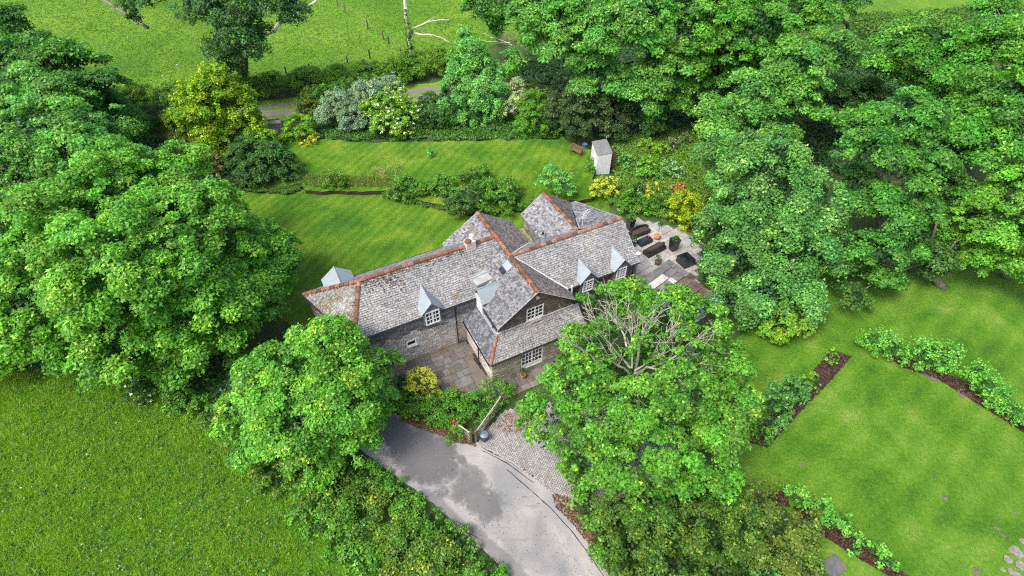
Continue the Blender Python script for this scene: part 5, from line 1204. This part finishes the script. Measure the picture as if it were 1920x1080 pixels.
# ------------------------------------------------------------------ gates, bin, post
def bar_gate(name, label, a, b, h, nb, m, diag=True, post_a=True, post_b=True):
    a = Vector(P(*a)); b = Vector(P(*b)); root = thing(name, label, 'gate', a); d = b-a; L = d.length; d.normalize()
    top = MB().beam(d*.05+Vector((0, 0, h)), d*(L-.05)+Vector((0, 0, h)), .06, .08).build('top_rail', M['wood_pale'], root)
    for i in range(nb):
        z = .15+(h-.25)*i/nb
        MB().beam(d*.1+Vector((0, 0, z)), d*(L-.1)+Vector((0, 0, z)), .03, .09).build('rail', m, root)
    nrm = Vector((-d.y, d.x, 0))*.04
    for t in (.06, .5, .94): MB().beam(d*L*t+nrm+Vector((0, 0, .08)), d*L*t+nrm+Vector((0, 0, h)), .07, .04).build('upright', m, root)
    if diag: MB().beam(d*L*.08+nrm*1.9+Vector((0, 0, .12)), d*L*.92+nrm*1.9+Vector((0, 0, h-.1)), .06, .03).build('brace', m, root)
    for on, t in ((post_a, 0), (post_b, 1)):
        if on:
            p = d*(L*t); MB().box((p.x, p.y, 0), (.15, .15, h+.2), 0, .92).build('post', M['wood_dark'], root)
    return root
bar_gate('field_gate', 'long weathered bar gate standing open along the drive', (893, 828), (941, 760), 1.15, 4, M['wood_grey'])
bar_gate('side_gate', 'short closed timber gate beside the hedge at the lane', (860, 812), (884, 829), 1.1, 4, M['wood_grey'], diag=False)
pb = P(855, 806); rp = thing('marker_post', 'small red box on a dark post in the hedge beside the short gate', 'post', pb)
MB().box((0, 0, 0), (.07, .07, 1.15)).build('post', M['wood_dark'], rp); MB().box((-.08, -.02, .85), (.16, .12, .3)).build('red_box', M['red'], rp, bevel=.01)
b = P(908.5, 824); bn = thing('dustbin', 'grey dustbin with blue grey lid on the drive by the open gate', 'dustbin', b)
MB().lathe([(.20, 0), (.22, .02), (.27, .62), (.285, .63)], k=20).build('body', M['bin_grey'], bn, smooth=True)
ld = MB().lathe([(.30, .62), (.31, .66), (.26, .71), (.12, .75), (.03, .76)], k=20).build('lid', M['bin_lid'], bn, smooth=True)
MB().beam((-.08, 0, .79), (.08, 0, .79), .03).build('handle', M['bin_grey'], ld)

# ------------------------------------------------------------------ topiary pot by the door and patio pots
def pot(name, label, px, py, prof, m, lobes, pal, seed, loc=None, stem=0, square=None, dens=260):
    p = loc or P(px, py); root = thing(name, label, 'plant pot', (p[0], p[1], p[2]))
    if square:
        w0, w1, h = square; v = MB(); v.v = [(a*w0/2, c*w0/2, 0) for a, c in ((-1, -1), (1, -1), (1, 1), (-1, 1))]+[(a*w1/2, c*w1/2, h) for a, c in ((-1, -1), (1, -1), (1, 1), (-1, 1))]
        v.v += [(a*w1*.4, c*w1*.4, h) for a, c in ((-1, -1), (1, -1), (1, 1), (-1, 1))]+[(a*w1*.4, c*w1*.4, h-.06) for a, c in ((-1, -1), (1, -1), (1, 1), (-1, 1))]
        v.f = [(3, 2, 1, 0)]+[(i+4*k, (i+1) % 4+4*k, 4+(i+1) % 4+4*k, 4+i+4*k) for k in range(3) for i in range(4)]+[(12, 13, 14, 15)]
        v.build('planter', m, root, rz=.5)
    else: MB().lathe(prof, k=16).build('pot', m, root, smooth=False)
    if stem: MB().tube([(0, 0, .2), (.02, 0, stem)], .02, 5).build('stem', M['bark'], root)
    ll = [(p[0]+a, p[1]+b, p[2]+c, r_, r_*k) for a, b, c, r_, k in lobes]
    crown('foliage', ll, G[pal], seed, root, clump=.14, leaf=.075, dens=dens*2, fill=60, kc=1.6, low=-1)
    return root
d0 = HW(2.0, -.55, .05)
pot('potted_topiary', 'clipped dark ball shrub in a clay pot beside the French doors', 0, 0, [(.14, 0), (.19, .28), (.21, .28), (.21, .33)], M['clay'], [(0, 0, .72, .30, 1.15)], 'shrub_dark', 401, loc=d0)
zz = .05
pot('tall_planter', 'tall dark square planter with leafy plant at the end of the roof', 1180, 430, None, M['planter'], [(0, 0, 1.5, .42, .9), (.1, .1, 1.75, .3, .9)], 'fern', 402, square=(.46, .66, 1.2))
pot('tall_planter', 'tall dark square planter standing alone on the right of the patio', 1261, 469, None, M['planter'], [(0, 0, 1.36, .30, .7), (.1, 0, 1.55, .14, .9)], 'shrub', 403, square=(.5, .74, 1.3))
pot('clay_pot', 'rounded clay pot with a thin standard tree on the patio', 1231, 448, [(.18, 0), (.30, .2), (.32, .36), (.25, .46), (.28, .5)], M['clay'], [(0, 0, 1.75, .38, .45), (.15, .1, 1.6, .28, .5)], 'ever', 404, stem=1.6, dens=60)
pot('clay_pot', 'brown pot with bushy shrub between the sofa and the corrugated roof', 1232, 496, [(.2, 0), (.27, .35), (.28, .4)], M['wood_dark'], [(0, 0, .75, .36, 1.2)], 'shrub_dark', 405)
pot('potted_shrub', 'narrow leafy pot plant at the foot of the roof beside the coffee table', 1187, 462, [(.18, 0), (.24, .35), (.25, .4)], M['planter'], [(0, 0, .8, .3, 1.3)], 'shrub_dark', 406)
# rattan sofas and table
def sofa(name, label, px, py, rz, L=1.75):
    root = thing(name, label, 'sofa', P(px, py)[:2]+(.05,), rz)
    MB().box((0, 0, 0), (L, .8, .38)).build('base', M['rattan'], root, bevel=.03)
    # curved back as one swept shell
    mb = MB(); k = 14; n = 0
    for j in range(k+1):
        a = math.pi*j/k; x = -math.cos(a)*L/2; y = .42*math.sin(a)**.5*1.0; h = .74-.12*abs(math.cos(a))
        for ox, oy, z in ((1, 1, 0), (1, 1, h), (.84, .7, h), (.84, .7, .3)): mb.v.append((x*ox, y*oy-.02, z))
    for j in range(k):
        for i in range(4): q = j*4; mb.f.append((q+i, q+4+i, q+4+(i+1) % 4, q+(i+1) % 4))
    mb.f += [(3, 2, 1, 0), (k*4, k*4+1, k*4+2, k*4+3)]
    mb.build('back', M['rattan'], root)
    MB().box((0, -.04, .38), (L*.86, .62, .10)).build('cushion', M['cushion'], root, bevel=.03)
    return root
sofa('rattan_sofa', 'dark rattan sofa with brown cushion next to the roof and the tall planter', 1197, 440, HA+.05, 2.15)
sofa('rattan_sofa', 'dark curved rattan sofa seen from behind in front of the coffee table', 1226, 472, HA+math.pi+.15, 2.15)
ct = thing('coffee_table', 'low dark rattan coffee table with glass top between the two sofas', 'table', P(1208, 456)[:2]+(.05,), HA+.1)
MB().box((0, 0, 0), (1.35, .7, .36)).build('base', M['rattan'], ct, bevel=.02); MB().box((0, 0, .362), (1.25, .6, .02)).build('glass_top', M['glass'], ct)
q = HW(*HL(1208, 456), 0); cc = (q[0]+.5*math.cos(HA), q[1]+.5*math.sin(HA), .435)
bo = thing('flower_bowl', 'small bowl of red flowers on the coffee table', 'bowl', cc)
MB().lathe([(.06, 0), (.12, .08), (.13, .09)], k=12).build('bowl', M['planter'], bo)
crown('flowers', [(cc[0], cc[1], cc[2]+.12, .13, .09)], [(.3, .02, .03), (.5, .03, .05), (.6, .1, .1)], 410, bo, clump=.08, leaf=.05, dens=700, fill=60, kc=1.5)
# dark sunken hot tub lid / box by the maple
hb = thing('storage_box', 'dark open sided box at the patio edge under the maple', 'box', P(1284, 494), HA)
MB().box((0, 0, 0), (1.1, 1.2, .7)).build('body', M['planter'], hb, bevel=.02); MB().box((0, 0, .70), (1.0, 1.1, .03)).build('glass_top', M['glass'], hb)

# corrugated outbuilding roof right of the house
ob = thing('outbuilding', 'low outbuilding with a weathered corrugated roof below the patio', 'shed')
OBO = P(1254, 486, 2.5); E1 = (math.cos(math.radians(-50)), math.sin(math.radians(-50))); E2 = (math.cos(math.radians(-140)), math.sin(math.radians(-140)))
def OW(a, b, z): return (OBO[0]+E1[0]*a+E2[0]*b, OBO[1]+E1[1]*a+E2[1]*b, z)
def corr(a0, b0, a1, b1, z0, z1, m, lab=None):
    mb = MB(); n = max(2, int((a1-a0)/.065)); A = []
    for i in range(n+1):
        a = a0+(a1-a0)*i/n; dz = .028*(1 if i % 2 else -1)
        A.append((OW(a, b0, z0+dz), OW(a, b1, z1+dz)))
    for a, b in A: mb.v += [a, b]
    mb.f = [(2*i, 2*i+1, 2*i+3, 2*i+2) for i in range(n)]
    o = mb.build('roof_sheet', m, ob)
    s = o.modifiers.new('thickness', 'SOLIDIFY'); s.thickness = .012
    if lab: o['label'] = lab
    return o
M['corr_white'] = simple('translucent white sheet', (.42, .41, .40), .5, 0, .15, 2, 0)
M['corr_blue'] = simple('blue grey sheet', (.06, .075, .13), .45, 0, .3, 2, 0)
M['corr_rust'] = simple('rust stained sheet', (.10, .075, .06), .8, 0, .6, 1.5, .1)
M['corr_grey'] = simple('dull grey sheet', (.13, .125, .125), .7, 0, .4, 1.6, .1)
for k, (a0, b0, a1, b1, mm, lb) in enumerate([
    (0, 0, .72, 4.4, 'corr_grey', None), (.74, 0, 1.38, 1.72, 'corr_grey', None), (.74, 1.70, 1.38, 4.4, 'corr_white', 'pale translucent roof sheet'),
    (1.40, 0, 2.05, 1.5, 'corr_grey', None), (1.40, 1.48, 2.05, 1.95, 'corr_white', 'short pale roof patch'), (1.40, 1.93, 2.05, 4.4, 'corr_grey', None),
    (2.07, -.1, 2.8, 2.2, 'corr_rust', 'rust stained roof sheet'), (2.07, 2.18, 2.8, 4.6, 'corr_grey', None),
    (2.82, .3, 3.7, 2.6, 'corr_rust', None), (2.82, 2.58, 3.7, 5, 'corr_grey', None), (3.72, .35, 4.68, 2.6, 'corr_rust', None), (3.72, 2.58, 4.68, 5, 'corr_grey', None),
    (4.70, .35, 5.5, 4.8, 'corr_blue', 'blue grey roof sheet')]):
    z = 2.52-.03*a0-(.03 if b0 > 1 else 0); corr(a0, b0, a1, b1, z, z-.05*(b1-b0), M[mm], lb)
wb_ = MB(); wb_.prism([OW(.1, .1, 0)[:2], OW(.1, 4.2, 0)[:2], OW(5.4, 4.2, 0)[:2], OW(5.4, .4, 0)[:2]], 0, 2.08); wb_.build('wall', M['wood_dark'], ob)

# ------------------------------------------------------------------ garden shed, bench, steps
s0 = P(1118, 328); s1 = P(1141, 328); sh = thing('garden_shed', 'narrow white garden shed with a grey felt roof by the dark holly', 'shed', ((s0[0]+s1[0])/2, s0[1]+.1, 0), math.radians(6))
wd = 1.45; dp = 2.7
mb = MB(); mb.v = [(-wd/2, 0, .0), (wd/2, 0, 0), (wd/2, dp, 0), (-wd/2, dp, 0), (-wd/2, 0, 2.25), (wd/2, 0, 2.45), (wd/2, dp, 2.45), (-wd/2, dp, 2.25)]
mb.f = [(3, 2, 1, 0), (0, 1, 5, 4), (1, 2, 6, 5), (2, 3, 7, 6), (3, 0, 4, 7), (4, 5, 6, 7)]
mb.build('wall', M['shed_white'], sh)
for i in range(9):
    x = -wd/2+wd*(i+.5)/9; MB().box((x, -.012, .02), (wd/9-.015, .02, 2.20+.02*i)).build('board', M['shed_white'], sh)
MB().slab3([(-wd/2-.06, -.02, 2.28), (wd/2+.06, -.02, 2.51), (wd/2+.06, dp+.1, 2.51), (-wd/2-.06, dp+.1, 2.28)], Vector((-.15, 0, 1)).normalized(), .05).build('roof', M['felt'], sh)
MB().box((-wd/2-.05, dp*.75, 0), (.1, .6, 1.9)).build('open_door', M['off_white'], sh)
bnch = thing('garden_bench', 'brown wooden garden bench on the upper lawn beside the shed', 'bench', P(1079, 288, .45), math.radians(-42))
for i in range(4): MB().box((0, -.18+.12*i, .42), (1.5, .10, .03)).build('seat_slat', M['wood_brown'], bnch)
for i in range(3): MB().box((0, .28+.02*i, .55+.13*i), (1.5, .03, .10)).build('back_slat', M['wood_brown'], bnch)
for x in (-.68, .68):
    for y in (-.2, .26): MB().box((x, y, 0), (.07, .07, .42 if y < 0 else .9)).build('leg', M['wood_brown'], bnch)
    MB().box((x, .03, .62), (.08, .52, .04)).build('armrest', M['wood_brown'], bnch)
wb = thing('water_butt', 'small blue tub between the bench and the shed', 'tub', P(1096, 277, .45)); MB().lathe([(.22, 0), (.28, .45), (.3, .46), (.26, .4)], k=14).build('tub', M['blue'], wb)
st = thing('garden_steps', 'flight of narrow timber steps climbing beside the white shed', 'steps', P(1156, 318), math.radians(8))
for i in range(9): MB().box((-.02*i, .34*i, .09*i), (.95, .12, .12)).build('step', M['wood_dark'] if i % 2 else M['wood_brown'], st)
MB().slab3([(-.5, -.1, 0), (.5, -.1, 0), (.4, 3.0, .78), (-.6, 3.0, .78)], Vector((0, -.25, 1)).normalized(), .04).build('ramp', M['soil'], st)
gp = thing('gateway_wall', 'short wall end capped with terracotta tiles at the left of the upper lawn', 'wall', P(516, 248), math.radians(12))
MB().box((0, 0, 0), (1.8, .35, 1.3)).build('wall', M['stone_pale'], gp)
MB().slab3([(-1.0, -.42, 1.25), (1.0, -.42, 1.25), (1.0, 0, 1.55), (-1.0, 0, 1.55)], Vector((0, -.58, .81)), .04).build('slates', M['slate_pale'], gp)
for i in range(5): MB().tube([(-.95+.38*i, .02, 1.55), (-.59+.38*i, .02, 1.55)], .09, 8).build('ridge_tile', M['ridge'], gp)
gx = thing('garden_gate', 'dark narrow gate beside the tile capped wall end', 'gate', P(527, 262)); 
for i in range(4): MB().box((.0+.12*i, 0, 0), (.09, .03, 1.1)).build('board', M['wood_dark'], gx)

# ------------------------------------------------------------------ fences of the pasture
def fence(label, px, h, wires=2, m='wood_dark'):
    pts = [P(x, y) for x, y in px]; root = thing('field_fence', label, 'fence', pts[0]); o = pts[0]
    r = random.Random(len(px))
    for p in pts: MB().box((p[0]-o[0], p[1]-o[1], 0), (.17, .17, h*r.uniform(.85, 1.1)), r.random(), .9).build('post', M[m], root)
    w_ = MB()
    for k in range(wires):
        z = h*(.45+.4*k)
        for a, b in zip(pts, pts[1:]): w_.beam((a[0]-o[0], a[1]-o[1], z), (b[0]-o[0], b[1]-o[1], z), .015)
    w_.build('wire', M['steel'], root); return root
fence('post and wire fence running up across the pasture', [(600, -30), (618, -10), (634, 12), (648, 25), (690, 54), (719, 74), (729, 82), (752, 104)], 1.3)
fence('row of short posts along the pasture side of the field hedge', [(480, 160), (538, 142), (582, 136), (652, 119), (694, 110)], 1.2)
gt = thing('field_rail', 'grey rail fence beside the track under the great sycamore', 'fence', P(938, 78))
for i in range(3): MB().box((1.0*i, 0, 0), (.14, .14, 1.3)).build('post', M['wood_grey'], gt)
for z in (.5, 1.0): MB().beam((-.2, 0, z), (2.4, 0, z), .05, .1).build('rail', M['wood_grey'], gt)
# sheep-cropped stones in the pasture
rr = random.Random(3)
pale = [(197, 88), (305, 143), (585, 68), (648, 86), (240, 72), (525, 50), (160, 30), (333, 122)]
txt = ['furthest left of the stones', 'close above the field hedge', 'right of the evergreen', 'near the wire fence', 'in the middle of the open grass', 'just right of the evergreen limbs', 'near the top edge', 'below the middle of the field']
for i, (x, y) in enumerate(pale):
    p = P(x, y); R = rr.uniform(.11, .18)
    mb = MB().lathe([(R, 0), (R*1.1, R*.4), (R*.6, R*.8), (R*.1, R*.9)], k=7)
    tag(mb.build('stone', M['lead_grey'], None, p), 'small pale stone in the pasture, '+txt[i], 'stone', 'pale stones in the pasture')
# rockery at the bottom right corner and slab at the bottom
rs = [((1905, 1035), 26), ((1890, 1050), 18), ((1915, 1062), 24), ((1895, 1072), 14), ((1918, 1015), 14), ((1880, 1068), 10), ((1908, 1082), 20)]
rt = ['largest rock', 'rock beside the largest', 'rock on the right edge', 'small rock low in the group', 'topmost rock', 'leftmost rock', 'rock cut by the bottom edge']
for i, ((x, y), r_) in enumerate(rs):
    p = P(x, y); R = r_*.42*depth(x, y)/F; r2 = random.Random(i+60); mb = MB().lathe([(R, 0), (R*1.05, R*.25), (R*.8, R*.42), (R*.15, R*.46)], k=8)
    mb.v = [(a*r2.uniform(.8, 1.2), b*r2.uniform(.8, 1.2), c) for a, b, c in mb.v]
    tag(mb.build('rock', M['rock'], None, p), rt[i]+' of the pale rockery in the bottom right corner', 'rock', 'rocks of the corner rockery')
p = P(1562, 1062); tag(MB().box((0, 0, 0), (1.2, .9, .08)).build('stone_slab', M['slab_grey'], None, p, .4), 'flat grey slab beside the hedge at the bottom edge', 'slab')
c = P(850, 264, .45); r, cd = shrub('sapling', 'tiny pale plant in a soil circle on the upper lawn', 'plant', lob((808, 288, 8, .8), (806, 282, 5, .9)), 'mint', 260, clump=.2)
print('leaves', LEAVES[0])
